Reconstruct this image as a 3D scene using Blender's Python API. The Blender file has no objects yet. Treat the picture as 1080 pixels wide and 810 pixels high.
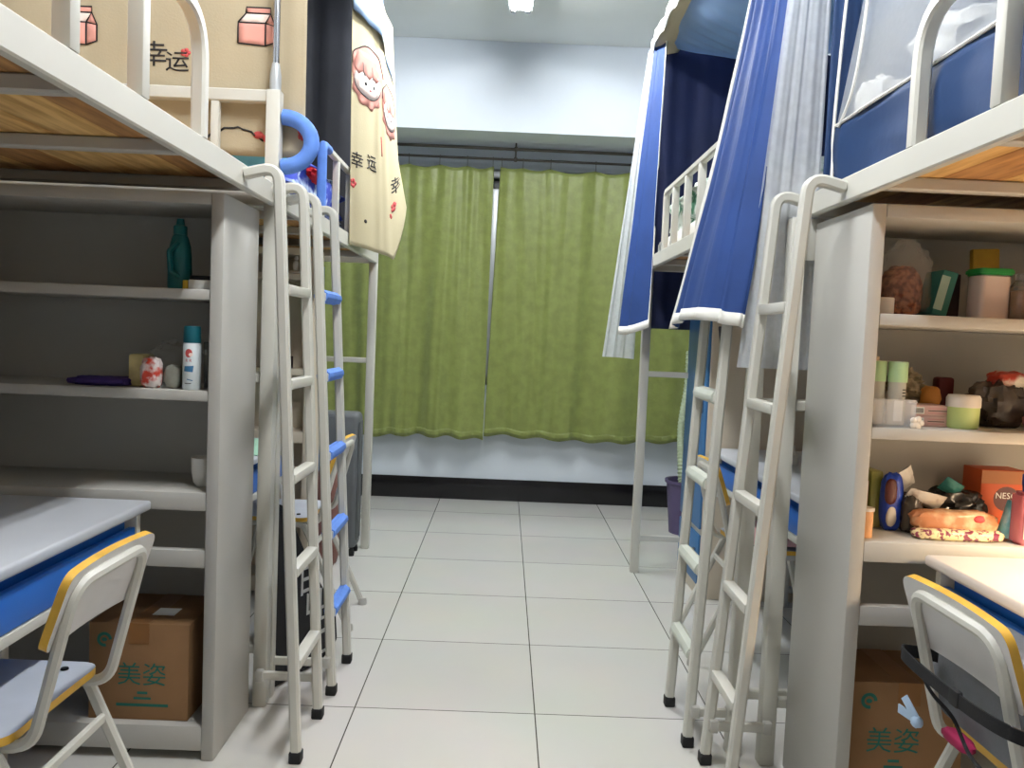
import bpy, bmesh, math, random
from mathutils import Vector, Matrix, noise as mnoise
random.seed(7)
C = bpy.context.scene.collection
V = Vector
PI = math.pi

# ---------------------------------------------------------------- materials
def lin(c):
    c = c / 255.0
    return c / 12.92 if c <= 0.04045 else ((c + 0.055) / 1.055) ** 2.4
def rgb(s, k=1.0):
    return tuple(min(1, lin(v) * k) for v in s) + (1.0,)
def mat(name, col, rough=0.5, metal=0.0, spec=0.5, var=0.06, vscale=8.0, bump=0.0, bscale=60.0,
        alpha=1.0, transm=0.0, emit=None, estr=0.0, sheen=0.0, stretch=(1, 1, 1), coat=0.0, col2=None, ramp=(0.35, 0.65), trl=0.0):
    m = bpy.data.materials.new(name)
    m.use_nodes = True
    nt = m.node_tree
    N, L = nt.nodes, nt.links
    b = N['Principled BSDF']
    tc = N.new('ShaderNodeTexCoord')
    mp = N.new('ShaderNodeMapping')
    mp.inputs['Scale'].default_value = stretch
    L.new(tc.outputs['Object'], mp.inputs['Vector'])
    n = N.new('ShaderNodeTexNoise')
    n.inputs['Scale'].default_value = vscale
    n.inputs['Detail'].default_value = 4
    L.new(mp.outputs['Vector'], n.inputs['Vector'])
    r = N.new('ShaderNodeValToRGB')
    r.color_ramp.elements[0].position, r.color_ramp.elements[1].position = ramp
    r.color_ramp.elements[0].color = rgb(col, 1 - var)
    r.color_ramp.elements[1].color = rgb(col, 1 + var) if col2 is None else rgb(col2)
    L.new(n.outputs['Fac'], r.inputs['Fac'])
    L.new(r.outputs['Color'], b.inputs['Base Color'])
    b.inputs['Roughness'].default_value = rough
    b.inputs['Metallic'].default_value = metal
    b.inputs['Specular IOR Level'].default_value = spec
    b.inputs['Alpha'].default_value = alpha
    b.inputs['Transmission Weight'].default_value = transm
    b.inputs['Coat Weight'].default_value = coat
    if sheen:
        b.inputs['Sheen Weight'].default_value = sheen
    if emit:
        b.inputs['Emission Color'].default_value = rgb(emit)
        b.inputs['Emission Strength'].default_value = estr
    if bump:
        n2 = N.new('ShaderNodeTexNoise')
        n2.inputs['Scale'].default_value = bscale
        n2.inputs['Detail'].default_value = 3
        L.new(mp.outputs['Vector'], n2.inputs['Vector'])
        bp = N.new('ShaderNodeBump')
        bp.inputs['Strength'].default_value = bump
        bp.inputs['Distance'].default_value = 0.01
        L.new(n2.outputs['Fac'], bp.inputs['Height'])
        L.new(bp.outputs['Normal'], b.inputs['Normal'])
    if trl:
        out = N['Material Output']
        t = N.new('ShaderNodeBsdfTranslucent')
        L.new(r.outputs['Color'], t.inputs['Color'])
        mx = N.new('ShaderNodeMixShader')
        mx.inputs['Fac'].default_value = trl
        L.new(b.outputs['BSDF'], mx.inputs[1]); L.new(t.outputs['BSDF'], mx.inputs[2])
        L.new(mx.outputs['Shader'], out.inputs['Surface'])
    return m

M = {}
M['steel'] = mat('cream_painted_steel', (206, 204, 194), 0.38, var=0.03, vscale=3)
M['steel_grey'] = mat('grey_painted_steel', (186, 184, 177), 0.45, var=0.03, vscale=3)
M['wall'] = mat('white_wall_paint', (220, 228, 236), 0.85, var=0.02, vscale=2, bump=0.05, bscale=120)
M['ceil'] = mat('ceiling_paint', (228, 233, 231), 0.9, var=0.02, vscale=2)
M['black_tile'] = mat('black_glazed_tile', (24, 23, 26), 0.2, var=0.15, vscale=6)
M['rubber'] = mat('black_rubber', (22, 22, 23), 0.7)
M['wood'] = mat('pine_bed_board', (222, 168, 96), 0.6, var=0.22, vscale=5, stretch=(9, 1, 9), col2=(240, 200, 130))
M['wood_dark'] = mat('old_pine_board', (176, 124, 72), 0.65, var=0.2, vscale=5, stretch=(9, 1, 9), col2=(205, 152, 94))
M['laminate'] = mat('grey_laminate', (196, 200, 206), 0.42, var=0.04, vscale=3)
M['laminate_cream'] = mat('cream_laminate', (214, 204, 194), 0.45, var=0.04, vscale=3)
M['edge'] = mat('yellow_edge_band', (226, 178, 66), 0.5, var=0.15, vscale=10)
M['blue_steel'] = mat('blue_painted_steel', (28, 104, 196), 0.4, var=0.05, vscale=3)
M['locker_blue'] = mat('locker_blue_paint', (62, 116, 170), 0.42, var=0.05, vscale=3)
M['screw'] = mat('dark_screw', (30, 30, 34), 0.4, metal=0.6)
M['chrome'] = mat('brushed_pole_steel', (170, 172, 176), 0.25, metal=0.9)
M['dark_metal'] = mat('dark_rod_metal', (92, 88, 82), 0.35, metal=0.8)
M['foam'] = mat('blue_foam_padding', (98, 142, 224), 0.75, var=0.08, vscale=20, bump=0.1, bscale=200)
M['foam_white'] = mat('pale_foam_padding', (198, 202, 190), 0.7, var=0.05)
M['cardboard'] = mat('brown_cardboard', (152, 114, 76), 0.8, var=0.08, vscale=5, bump=0.05, bscale=90)
M['tape'] = mat('brown_packing_tape', (150, 104, 60), 0.35, var=0.05)
M['green_ink'] = mat('green_printing_ink', (36, 112, 96), 0.7)
M['paper'] = mat('white_paper', (232, 232, 228), 0.7, var=0.03)
M['black_ink'] = mat('black_printing_ink', (34, 30, 30), 0.7)
M['black'] = mat('black_cloth', (20, 20, 23), 0.8, var=0.2, vscale=20, bump=0.1, bscale=200)
M['alu'] = mat('aluminium_frame', (184, 188, 190), 0.35, metal=0.3)
M['glass_dark'] = mat('window_glass', (30, 36, 40), 0.08, spec=0.6, var=0.05)

# ---------------------------------------------------------------- mesh helpers
def BM():
    return bmesh.new()
def bx(bm, x0, x1, y0, y1, z0, z1, bev=0.0, mi=0, seg=2, mtx=None):
    if x0 > x1: x0, x1 = x1, x0
    if y0 > y1: y0, y1 = y1, y0
    t = bmesh.new()
    bmesh.ops.create_cube(t, size=1)
    for v in t.verts:
        v.co = V((x0 + (v.co.x + .5) * (x1 - x0), y0 + (v.co.y + .5) * (y1 - y0), z0 + (v.co.z + .5) * (z1 - z0)))
    if bev:
        bmesh.ops.bevel(t, geom=t.edges[:], offset=bev, segments=seg, affect='EDGES', profile=0.5, clamp_overlap=True)
    merge(bm, t, mi, mtx)
def merge(bm, t, mi=0, mtx=None):
    mp = {}
    for v in t.verts:
        mp[v] = bm.verts.new(mtx @ v.co if mtx else v.co)
    for f in t.faces:
        try:
            g = bm.faces.new([mp[v] for v in f.verts]); g.material_index = mi
        except ValueError:
            pass
    t.free()
def fillet(pts, r, n=6, closed=False):
    pts = [V(p) for p in pts]
    out = []
    k = len(pts)
    for i, p in enumerate(pts):
        if not closed and i in (0, k - 1):
            out.append(p); continue
        a, c = pts[i - 1], pts[(i + 1) % k]
        u, w = (a - p), (c - p)
        rr = min(r, u.length * .49, w.length * .49)
        u.normalize(); w.normalize()
        ang = u.angle(w)
        if ang > PI - 0.02 or rr < 1e-5:
            out.append(p); continue
        d = min(rr / math.tan(ang / 2), (a - p).length * .49, (c - p).length * .49)
        s, e = p + u * d, p + w * d
        for j in range(n + 1):
            t = j / n
            out.append((1 - t) ** 2 * s + 2 * t * (1 - t) * p + t * t * e)
    return out
def sweep(bm, pts, prof, nrm, mi=0, closed=False, cap=True):
    """prof: list of (a,b): a along (tangent x nrm), b along nrm"""
    pts = [V(p) for p in pts]; nrm = V(nrm).normalized()
    rings = []
    k = len(pts)
    for i, p in enumerate(pts):
        if closed:
            t0, t1 = (p - pts[i - 1]).normalized(), (pts[(i + 1) % k] - p).normalized()
        else:
            t0 = (p - pts[i - 1]).normalized() if i else (pts[1] - p).normalized()
            t1 = (pts[i + 1] - p).normalized() if i < k - 1 else t0
        t = (t0 + t1).normalized()
        sd = t.cross(nrm).normalized()
        sc = 1 / max(.5, math.sqrt(max(0.01, (1 + t0.dot(t1)) / 2)))
        up = nrm
        rings.append([bm.verts.new(p + sd * a * sc + up * b) for a, b in prof])
    m = len(prof)
    rng = range(k if closed else k - 1)
    for i in rng:
        A, B = rings[i], rings[(i + 1) % k]
        for j in range(m):
            f = bm.faces.new((A[j], A[(j + 1) % m], B[(j + 1) % m], B[j])); f.material_index = mi
    if cap and not closed:
        f = bm.faces.new(rings[0][::-1]); f.material_index = mi
        f = bm.faces.new(rings[-1]); f.material_index = mi
def rect(w, h, c=0.004):
    a, b = w / 2, h / 2
    c = min(c, a * .9, b * .9)
    return [(-a + c, -b), (a - c, -b), (a, -b + c), (a, b - c), (a - c, b), (-a + c, b), (-a, b - c), (-a, -b + c)]
def circ(r, n=10):
    return [(r * math.cos(2 * PI * i / n), r * math.sin(2 * PI * i / n)) for i in range(n)]
def tube(bm, pts, r, n=8, mi=0, closed=False):
    pts = [V(p) for p in pts]
    k = len(pts); rings = []
    t = (pts[1] - pts[0]).normalized()
    up = V((0, 0, 1)) if abs(t.z) < .9 else V((1, 0, 0))
    s = t.cross(up).normalized()
    for i, p in enumerate(pts):
        if closed: t = (pts[(i + 1) % k] - pts[i - 1]).normalized()
        else: t = (pts[min(i + 1, k - 1)] - pts[max(i - 1, 0)]).normalized()
        s = (s - t * s.dot(t)).normalized(); u = t.cross(s)
        rr = r[i] if isinstance(r, (list, tuple)) else r
        rings.append([bm.verts.new(p + (s * math.cos(2 * PI * j / n) + u * math.sin(2 * PI * j / n)) * rr) for j in range(n)])
    for i in range(k if closed else k - 1):
        A, B = rings[i], rings[(i + 1) % k]
        for j in range(n):
            f = bm.faces.new((A[j], A[(j + 1) % n], B[(j + 1) % n], B[j])); f.material_index = mi
    if not closed:
        bm.faces.new(rings[0][::-1]).material_index = mi
        bm.faces.new(rings[-1]).material_index = mi
def bar(bm, p, q, w, h, up=(0, 0, 1), c=0.004, mi=0):
    """rectangular bar p->q, w sideways, h along up"""
    t = (V(q) - V(p)).normalized(); u = V(up)
    u = (u - t * u.dot(t)).normalized()
    sweep(bm, [p, q], rect(w, h, c), u, mi)
def lathe(bm, prof, cx, cy, n=20, mi=0, cz=0.0, ex=1.0, ey=1.0):
    rings = []
    for r, z in prof:
        if r < 1e-6:
            rings.append([bm.verts.new((cx, cy, cz + z))])
        else:
            rings.append([bm.verts.new((cx + r * ex * math.cos(2 * PI * i / n), cy + r * ey * math.sin(2 * PI * i / n), cz + z)) for i in range(n)])
    for A, B in zip(rings, rings[1:]):
        for i in range(n):
            j = (i + 1) % n
            if len(A) == 1 and len(B) == 1: continue
            if len(A) == 1: f = bm.faces.new((A[0], B[j], B[i]))
            elif len(B) == 1: f = bm.faces.new((A[i], A[j], B[0]))
            else: f = bm.faces.new((A[i], A[j], B[j], B[i]))
            f.material_index = mi
def prism(bm, pts, o, ux, uy, d, mi=0, bev=0.0):
    """outline pts (2D) in plane (o,ux,uy) extruded by vector d"""
    t = bmesh.new()
    o, ux, uy, d = V(o), V(ux), V(uy), V(d)
    a = [t.verts.new(o + ux * x + uy * y) for x, y in pts]
    b = [t.verts.new(v.co + d) for v in a]
    t.faces.new(a[::-1]); t.faces.new(b)
    n = len(a)
    for i in range(n):
        t.faces.new((a[i], a[(i + 1) % n], b[(i + 1) % n], b[i]))
    bmesh.ops.recalc_face_normals(t, faces=t.faces[:])
    if bev:
        bmesh.ops.bevel(t, geom=[e for e in t.edges if e.calc_face_angle(0) > .6], offset=bev, segments=2, affect='EDGES', clamp_overlap=True)
    merge(bm, t, mi)
def rrect(w, h, r, n=5):
    p = fillet([(-w / 2, -h / 2, 0), (w / 2, -h / 2, 0), (w / 2, h / 2, 0), (-w / 2, h / 2, 0)], r, n, closed=True)
    return [(v.x, v.y) for v in p]
def sheet(bm, f, nu, nv, mi=0, u0=0., u1=1., v0=0., v1=1.):
    g = [[bm.verts.new(f(u0 + (u1 - u0) * i / nu, v0 + (v1 - v0) * j / nv)) for i in range(nu + 1)] for j in range(nv + 1)]
    for j in range(nv):
        for i in range(nu):
            fc = bm.faces.new((g[j][i], g[j][i + 1], g[j + 1][i + 1], g[j + 1][i])); fc.material_index = mi
def lump(bm, c, r, e=2.6, amp=0.12, fr=3.0, nu=28, nv=16, mi=0, seed=0.0, flat=None, rz=0.0):
    """soft rounded body: superellipsoid with noise; flat = lowest z it may reach"""
    c = V(c); rows = []
    rot = Matrix.Rotation(rz, 3, 'Z')
    def sp(v, p): return math.copysign(abs(v) ** p, v)
    for j in range(nv + 1):
        th = -PI / 2 + PI * j / nv; row = []
        for i in range(nu):
            ph = 2 * PI * i / nu
            d = V((sp(math.cos(th), 2 / e) * sp(math.cos(ph), 2 / e), sp(math.cos(th), 2 / e) * sp(math.sin(ph), 2 / e), sp(math.sin(th), 2 / e)))
            k = 1 + amp * mnoise.noise(V((d.x, d.y, d.z)) * fr + V((seed, seed * 1.7, 3.1))) + .5 * amp * mnoise.noise(d * fr * 2.7 + V((seed, 9, seed)))
            p = rot @ V((d.x * r[0] * k, d.y * r[1] * k, d.z * r[2] * k)) + c
            if flat is not None and p.z < flat: p.z = flat
            row.append(p)
        rows.append(row)
    bot, top = bm.verts.new(rows[0][0]), bm.verts.new(rows[-1][0])
    R = [[bm.verts.new(p) for p in rw] for rw in rows[1:-1]]
    for i in range(nu):
        j = (i + 1) % nu
        bm.faces.new((bot, R[0][j], R[0][i])).material_index = mi
        bm.faces.new((top, R[-1][i], R[-1][j])).material_index = mi
        for a, b in zip(R, R[1:]):
            bm.faces.new((a[i], a[j], b[j], b[i])).material_index = mi

# ---------------------------------------------------------------- object helpers
ORI = {}
def origin(o):
    return ORI.get(o.name, V((0, 0, 0)))
def thing(name, label, cat, loc, group=None):
    o = bpy.data.objects.new(name, None); C.objects.link(o)
    o.empty_display_size = .1
    o.location = loc; o['label'] = label; o['category'] = cat
    if group: o['group'] = group
    ORI[o.name] = V(loc)
    return o
def obj(name, bm, mats, parent=None, smooth=True, ang=40, solid=0.0, subd=0, label=None, loc=None):
    """links ONE mesh; coordinates in bm are world coordinates"""
    if not isinstance(mats, (list, tuple)): mats = [mats]
    bmesh.ops.recalc_face_normals(bm, faces=bm.faces[:]) if not solid else None
    me = bpy.data.meshes.new(name)
    bm.to_mesh(me); bm.free()
    o = bpy.data.objects.new(name, me)
    if loc is None and parent is None:
        xs = [v.co for v in me.vertices]
        loc = V(((min(v.x for v in xs) + max(v.x for v in xs)) / 2, (min(v.y for v in xs) + max(v.y for v in xs)) / 2, min(v.z for v in xs)))
    base = origin(parent) if parent else V(loc)
    me.transform(Matrix.Translation(-base))
    for m in mats: me.materials.append(m)
    if smooth:
        for p in me.polygons: p.use_smooth = True
        me.set_sharp_from_angle(angle=math.radians(ang))
    C.objects.link(o)
    if parent: o.parent = parent
    else: o.location = base
    ORI[o.name] = base if not parent else origin(parent)
    if solid:
        md = o.modifiers.new('thickness', 'SOLIDIFY'); md.thickness = solid; md.offset = 0
    if subd:
        md = o.modifiers.new('smooth', 'SUBSURF'); md.levels = subd; md.render_levels = subd
    if label: o['label'] = label
    return o
def tag(o, label, cat, group=None):
    o['label'] = label; o['category'] = cat
    if group: o['group'] = group
    return o
def struct(name, bm, m, **k):
    o = obj(name, bm, m, **k); o['kind'] = 'structure'; return o
def deep_copy(root, loc, rz, label):
    r = root.copy(); C.objects.link(r); r.location = loc; r.rotation_euler = (0, 0, rz); r['label'] = label
    ORI[r.name] = V(loc)
    for ch in list(root.children):
        c = ch.copy(); C.objects.link(c); c.parent = r
        for g in ch.children:
            d = g.copy(); C.objects.link(d); d.parent = c
    return r

def text2d(s, size=0.1):
    cu = bpy.data.curves.new('t', 'FONT'); cu.body = s; cu.size = size; cu.align_x = 'CENTER'; cu.align_y = 'CENTER'
    cu.resolution_u = 2
    o = bpy.data.objects.new('t', cu); C.objects.link(o)
    dg = bpy.context.evaluated_depsgraph_get(); dg.update()
    ev = o.evaluated_get(dg); me = ev.to_mesh()
    vs = [(v.co.x, v.co.y) for v in me.vertices]; fs = [tuple(p.vertices) for p in me.polygons]
    ev.to_mesh_clear(); bpy.data.objects.remove(o); bpy.data.curves.remove(cu)
    return vs, fs
def poly2d(pts): return [tuple(p) for p in pts], [tuple(range(len(pts)))]
def ell2d(cx, cy, rx, ry, n=20): return poly2d([(cx + rx * math.cos(2 * PI * i / n), cy + ry * math.sin(2 * PI * i / n)) for i in range(n)])
def stroke2d(pts, w):
    vs, fs = [], []
    n = len(pts)
    for i, (x, y) in enumerate(pts):
        a = pts[max(0, i - 1)]; b = pts[min(n - 1, i + 1)]
        dx, dy = b[0] - a[0], b[1] - a[1]; l = math.hypot(dx, dy) or 1
        vs += [(x - dy / l * w / 2, y + dx / l * w / 2), (x + dy / l * w / 2, y - dx / l * w / 2)]
        if i: fs.append((2 * i - 2, 2 * i - 1, 2 * i + 1, 2 * i))
    return vs, fs
def decal(bm, shape, f, mi, maxe=0.03, dx=0., dy=0., sx=1., sy=None):
    """print a flat 2D shape on a surface: f(x,y) -> point already lifted off the surface"""
    vs, fs = shape
    sy = sx if sy is None else sy
    t = bmesh.new()
    vv = [t.verts.new((x * sx + dx, y * sy + dy, 0)) for x, y in vs]
    for fc in fs:
        try: t.faces.new([vv[i] for i in fc])
        except ValueError: pass
    bmesh.ops.triangulate(t, faces=t.faces[:])
    for _ in range(4):
        es = [e for e in t.edges if e.calc_length() > maxe]
        if not es: break
        bmesh.ops.subdivide_edges(t, edges=es, cuts=1, use_grid_fill=False)
        bmesh.ops.triangulate(t, faces=[q for q in t.faces if len(q.verts) > 3])
    for v in t.verts: v.co = f(v.co.x, v.co.y)
    merge(bm, t, mi)
def flat(o, ux, uy, lift=0.0006):
    o, ux, uy = V(o), V(ux).normalized(), V(uy).normalized()
    n = ux.cross(uy) * lift
    return lambda x, y: o + ux * x + uy * y + n

# ---------------------------------------------------------------- camera (solved from the floor tiles)
f_px, yaw, pitch, roll = 843.588, 0.0101927, -0.0583478, 0.0416947
fw = V((math.sin(yaw) * math.cos(pitch), math.cos(yaw) * math.cos(pitch), math.sin(pitch)))
r0 = V((math.cos(yaw), -math.sin(yaw), 0)); u0 = r0.cross(fw)
rt = r0 * math.cos(roll) + u0 * math.sin(roll); up = -r0 * math.sin(roll) + u0 * math.cos(roll)
cam = bpy.data.cameras.new('camera'); cam.sensor_width = 36; cam.lens = f_px * 36 / 1080; cam.clip_start = .02
co = bpy.data.objects.new('camera', cam); C.objects.link(co)
co.matrix_world = Matrix(((rt.x, up.x, -fw.x, .4517), (rt.y, up.y, -fw.y, -5.00045), (rt.z, up.z, -fw.z, 1.25114), (0, 0, 0, 1)))
bpy.context.scene.camera = co

# ---------------------------------------------------------------- room
XL, XR, YF, YB, ZC = -1.28, 2.28, 1.06, -6.4, 3.25
def floor_mat():
    m = bpy.data.materials.new('glossy_floor_tile'); m.use_nodes = True
    N, L = m.node_tree.nodes, m.node_tree.links
    b = N['Principled BSDF']
    tc = N.new('ShaderNodeTexCoord')
    br = N.new('ShaderNodeTexBrick')
    br.offset = 0; br.squash = 1
    br.inputs['Scale'].default_value = 1
    br.inputs['Mortar Size'].default_value = .0022
    br.inputs['Mortar Smooth'].default_value = .1
    br.inputs['Brick Width'].default_value = .6
    br.inputs['Row Height'].default_value = .6
    br.inputs['Color1'].default_value = rgb((218, 216, 210)); br.inputs['Color2'].default_value = rgb((212, 210, 204))
    br.inputs['Mortar'].default_value = rgb((84, 80, 74))
    mp = N.new('ShaderNodeMapping'); mp.inputs['Location'].default_value = (12, 12, 0)
    L.new(tc.outputs['Object'], mp.inputs['Vector']); L.new(mp.outputs['Vector'], br.inputs['Vector'])
    n = N.new('ShaderNodeTexNoise'); n.inputs['Scale'].default_value = 2.5; n.inputs['Detail'].default_value = 5
    L.new(tc.outputs['Object'], n.inputs['Vector'])
    mx = N.new('ShaderNodeMix'); mx.data_type = 'RGBA'; mx.blend_type = 'MULTIPLY'; mx.inputs['Factor'].default_value = .12
    L.new(br.outputs['Color'], mx.inputs['A']); L.new(n.outputs['Color'], mx.inputs['B'])
    L.new(mx.outputs['Result'], b.inputs['Base Color'])
    mr = N.new('ShaderNodeMapRange'); mr.inputs['To Min'].default_value = .16; mr.inputs['To Max'].default_value = .28
    L.new(n.outputs['Fac'], mr.inputs['Value']); L.new(mr.outputs['Result'], b.inputs['Roughness'])
    bp = N.new('ShaderNodeBump'); bp.inputs['Strength'].default_value = .4; bp.inputs['Distance'].default_value = .002; bp.invert = True
    L.new(br.outputs['Fac'], bp.inputs['Height']); L.new(bp.outputs['Normal'], b.inputs['Normal'])
    return m
bm = BM(); bx(bm, XL - .15, XR + .15, YB - .15, YF + .3, -.1, 0); struct('floor', bm, floor_mat(), smooth=False, loc=(0, 0, 0))
bm = BM(); bx(bm, XL - .15, XR + .15, YB - .15, YF + .3, ZC, ZC + .1); struct('ceiling', bm, M['ceil'], smooth=False)
bm = BM(); bx(bm, XL - .15, XL, YB, YF, 0, ZC); struct('wall_left', bm, M['wall'], smooth=False)
bm = BM(); bx(bm, XR, XR + .15, YB, YF, 0, ZC); struct('wall_right', bm, M['wall'], smooth=False)
bm = BM(); bx(bm, XL - .15, XR + .15, YB - .15, YB, 0, ZC); struct('wall_back', bm, mat('grey_back_wall', (120, 118, 114), .8, var=.03, vscale=3), smooth=False)  # unseen wall behind the camera, coloured darker than the others to cut bounced light
# window wall with an opening
WX0, WX1, WZ0, WZ1 = -.95, 1.95, .88, 2.5
bm = BM()
bx(bm, XL - .15, WX0, YF, YF + .25, 0, ZC); bx(bm, WX1, XR + .15, YF, YF + .25, 0, ZC)
bx(bm, WX0, WX1, YF, YF + .25, 0, WZ0); bx(bm, WX0, WX1, YF, YF + .25, WZ1, ZC)
struct('wall_far', bm, M['wall'], smooth=False)
bm = BM(); bx(bm, XL, XR, .55, YF, 2.648, ZC); struct('trim_1', bm, M['wall'], smooth=False)     # boxed beam over the window
bm = BM(); bx(bm, XL, XR, YF - .012, YF, 0, .165, .002)
struct('baseboard_far', bm, M['black_tile'])
bm = BM(); bx(bm, XL, XL + .012, YB, YF - .012, 0, .165, .002); struct('baseboard_left', bm, M['black_tile'])
bm = BM(); bx(bm, XR - .012, XR, YB, YF - .012, 0, .165, .002); struct('baseboard_right', bm, M['black_tile'])
win = thing('window_1', 'x', 'window', (.5, YF + .12, WZ0)); del win['label']; del win['category']; win['kind'] = 'structure'
for (nm, a, b_, c, d) in (('frame_rail', WX0, WX1, WZ0, WZ0 + .07), ('frame_rail', WX0, WX1, WZ1 - .06, WZ1), ('frame_stile', WX0, WX0 + .06, WZ0, WZ1),
                          ('frame_stile', WX1 - .06, WX1, WZ0, WZ1), ('frame_stile', .29, .37, WZ0, WZ1 - .14), ('frame_stile', 1.10, 1.17, WZ0, WZ1), ('frame_stile', -.42, -.36, WZ0, WZ1)):
    bm = BM(); bx(bm, a, b_, YF + .04, YF + .10, c, d, .004); obj(nm, bm, M['alu'], win)['kind'] = 'structure'
bm = BM(); bx(bm, WX0, WX1, YF + .11, YF + .12, WZ0, WZ1); obj('pane', bm, M['glass_dark'], win)['kind'] = 'structure'
bm = BM(); bx(bm, WX0 - .04, WX1 + .04, YF - .035, YF + .04, WZ0 - .03, WZ0, .006); obj('sill', bm, M['wall'], win)['kind'] = 'structure'
# door behind the viewpoint
dr = thing('door_1', 'x', 'door', (.5, YB, 0)); del dr['label']; del dr['category']; dr['kind'] = 'structure'
bm = BM(); bx(bm, .05, .95, YB, YB + .04, 0, 2.05, .004); obj('leaf', bm, M['steel_grey'], dr)['kind'] = 'structure'
bm = BM()
bx(bm, -.02, .05, YB, YB + .06, 0, 2.12, .004); bx(bm, .95, 1.02, YB, YB + .06, 0, 2.12, .004); bx(bm, .05, .95, YB, YB + .06, 2.05, 2.12, .004)
obj('frame', bm, M['steel'], dr)['kind'] = 'structure'

# ---------------------------------------------------------------- ceiling lights
M['lamp_white'] = mat('white_luminaire', (240, 242, 242), 0.35)
M['tube'] = mat('fluorescent_tube', (250, 252, 255), 0.3, emit=(248, 250, 252), estr=290)
def ceiling_light(y0, y1, label, power):
    x, zl = .46, 3.14
    t = thing('pendant_light', label, 'light', (x, (y0 + y1) / 2, zl), 'fluorescent fixtures over the aisle')
    bm = BM()
    prism(bm, [(-.03, .05), (.03, .05), (.022, .0), (-.022, .0)], (x, y0, zl), (1, 0, 0), (0, 0, 1), (0, y1 - y0, 0))
    obj('housing', bm, M['lamp_white'], t)
    for y in (y0 + .25, y1 - .25):
        bm = BM(); tube(bm, [(x, y, zl + .05), (x, y, ZC - .015)], .005, 8); lathe(bm, [(0, 0), (.03, 0), (.03, .014), (0, .014)], x, y, 14, cz=ZC - .0145)
        obj('hanger', bm, M['lamp_white'], t)
    for s in (-1, 1):
        bm = BM()
        prism(bm, [(s * .024, .045), (s * .068, .004), (s * .066, .0), (s * .022, .038)], (x, y0, zl), (1, 0, 0), (0, 0, 1), (0, y1 - y0, 0))
        obj('reflector', bm, M['lamp_white'], t)
        bm = BM()
        tube(bm, [(x + s * .042, y0 + .07, zl - .004), (x + s * .042, y1 - .07, zl - .004)], .013, 12)
        obj('tube', bm, M['tube'], t)
        bm = BM()
        for ya in (y0 + .02, y1 - .045): bx(bm, x + s * .042 - .014, x + s * .042 + .014, ya, ya + .025, zl - .02, zl + .03, .003)
        obj('lamp_holder', bm, M['chrome'], t)

ceiling_light(-1.44, -.24, 'white twin-tube fluorescent fixture hanging over the middle of the aisle', 46)
ceiling_light(-4.05, -2.85, 'twin-tube fluorescent fixture hanging over the aisle near the camera', 40)

# ---------------------------------------------------------------- loft beds
ZR0, ZR1 = 1.635, 1.70
def bed(label, xf, s, y0, y1, guard=None, guards=(), headboards=(0, 1), hr=2.0, bar0=.25, far_post=None, gw=.034):
    """xf: outer x of the aisle face, s: direction towards the wall, y0<y1"""
    W = .95; xi = xf + s * W
    t = thing('loft_bed', label, 'loft bed', (xf + s * W / 2, (y0 + y1) / 2, 0), 'cream steel loft beds')
    mt = M['steel']
    for x in (xf + s * .0125, xi - s * .0125):
        bm = BM(); bar(bm, (x, y0 + .045, (ZR0 + ZR1) / 2), (x, y1 - .045, (ZR0 + ZR1) / 2), .025, ZR1 - ZR0); obj('side_rail', bm, mt, t)
    for k, y in enumerate((y0 + .0225, y1 - .0225)):
        top = hr if k in headboards else ZR1
        for x in (xf + s * .0225, xi - s * .0225):
            bm = BM()
            if far_post and k == 1 and abs(x - xf) < .1:
                bx(bm, xf - s * .048, xf - s * .003, y - .0225, y + .0225, 0, far_post, .005)
                bx(bm, xf - s * .003, xf + s * .05, y - .006, y + .006, far_post - .12, far_post, .002)
            else: bx(bm, x - .0225, x + .0225, y - .0225, y + .0225, 0, top, .005)
            obj('post', bm, mt, t)
        for z, h in ((1.6675, .065), (1.085, .03), (.19, .03)):
            bm = BM(); bar(bm, (xf + s * (.0 if far_post and k == 1 else .045), y, z), (xi - s * .045, y, z), .025, h); obj('end_rail', bm, mt, t)
        if top > ZR1:
            bm = BM(); bar(bm, (xf + s * .045, y, top - .02), (xi - s * .045, y, top - .02), .03, .04); obj('head_rail', bm, mt, t)
            for fr in (.22, .5, .78):
                x = xf + s * W * fr
                bm = BM(); bx(bm, x - .0125, x + .0125, y - .0125, y + .0125, ZR1, top - .04, .003); obj('head_upright', bm, mt, t)
    n = 4
    for i in range(n + 1):
        y = y1 - bar0 - .46 * i
        if y < y0 + .08: break
        bm = BM(); bar(bm, (xf + s * .025, y, 1.662), (xi - s * .025, y, 1.662), .03, .032); obj('cross_bar', bm, M['steel_grey'], t)
    for i in range(6):
        xa = xf + s * (.03 + i * .15); xb = xa + s * .1494
        bm = BM(); bx(bm, xa, xb, y0 + .05, y1 - .05, 1.679, 1.695, .002); obj('bed_board', bm, M['wood' if (i + len(label)) % 3 else 'wood_dark'], t)
    for path, ups in guards:
        bm = BM(); sweep(bm, path, rect(gw, gw, .006), (1, 0, 0)); g = obj('guard_rail', bm, mt, t)
        for (yy, zz) in ups:
            bm = BM(); bx(bm, path[0][0] - gw * .49, path[0][0] + gw * .49, yy - gw * .49, yy + gw * .49, ZR1, zz, .004); obj('upright', bm, mt, g)
    return t
xg = -.29 - .017
gA = fillet([(xg, -3.035, 1.70), (xg, -3.035, 1.99), (xg, -4.2, 1.99), (xg, -4.2, 1.70)], .12, 8)
bedA = bed('cream steel loft bed on the left nearest the camera, bare boards underneath', -.29, -1, -4.36, -2.38,
           guards=[(gA, [(-3.355, 1.98), (-3.62, 1.98), (-3.9, 1.98)])])
gB = fillet([(xg, -1.765, 1.70), (xg, -1.765, 1.985), (xg, -.9, 1.985), (xg, -.9, 1.70)], .03, 4)
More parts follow.
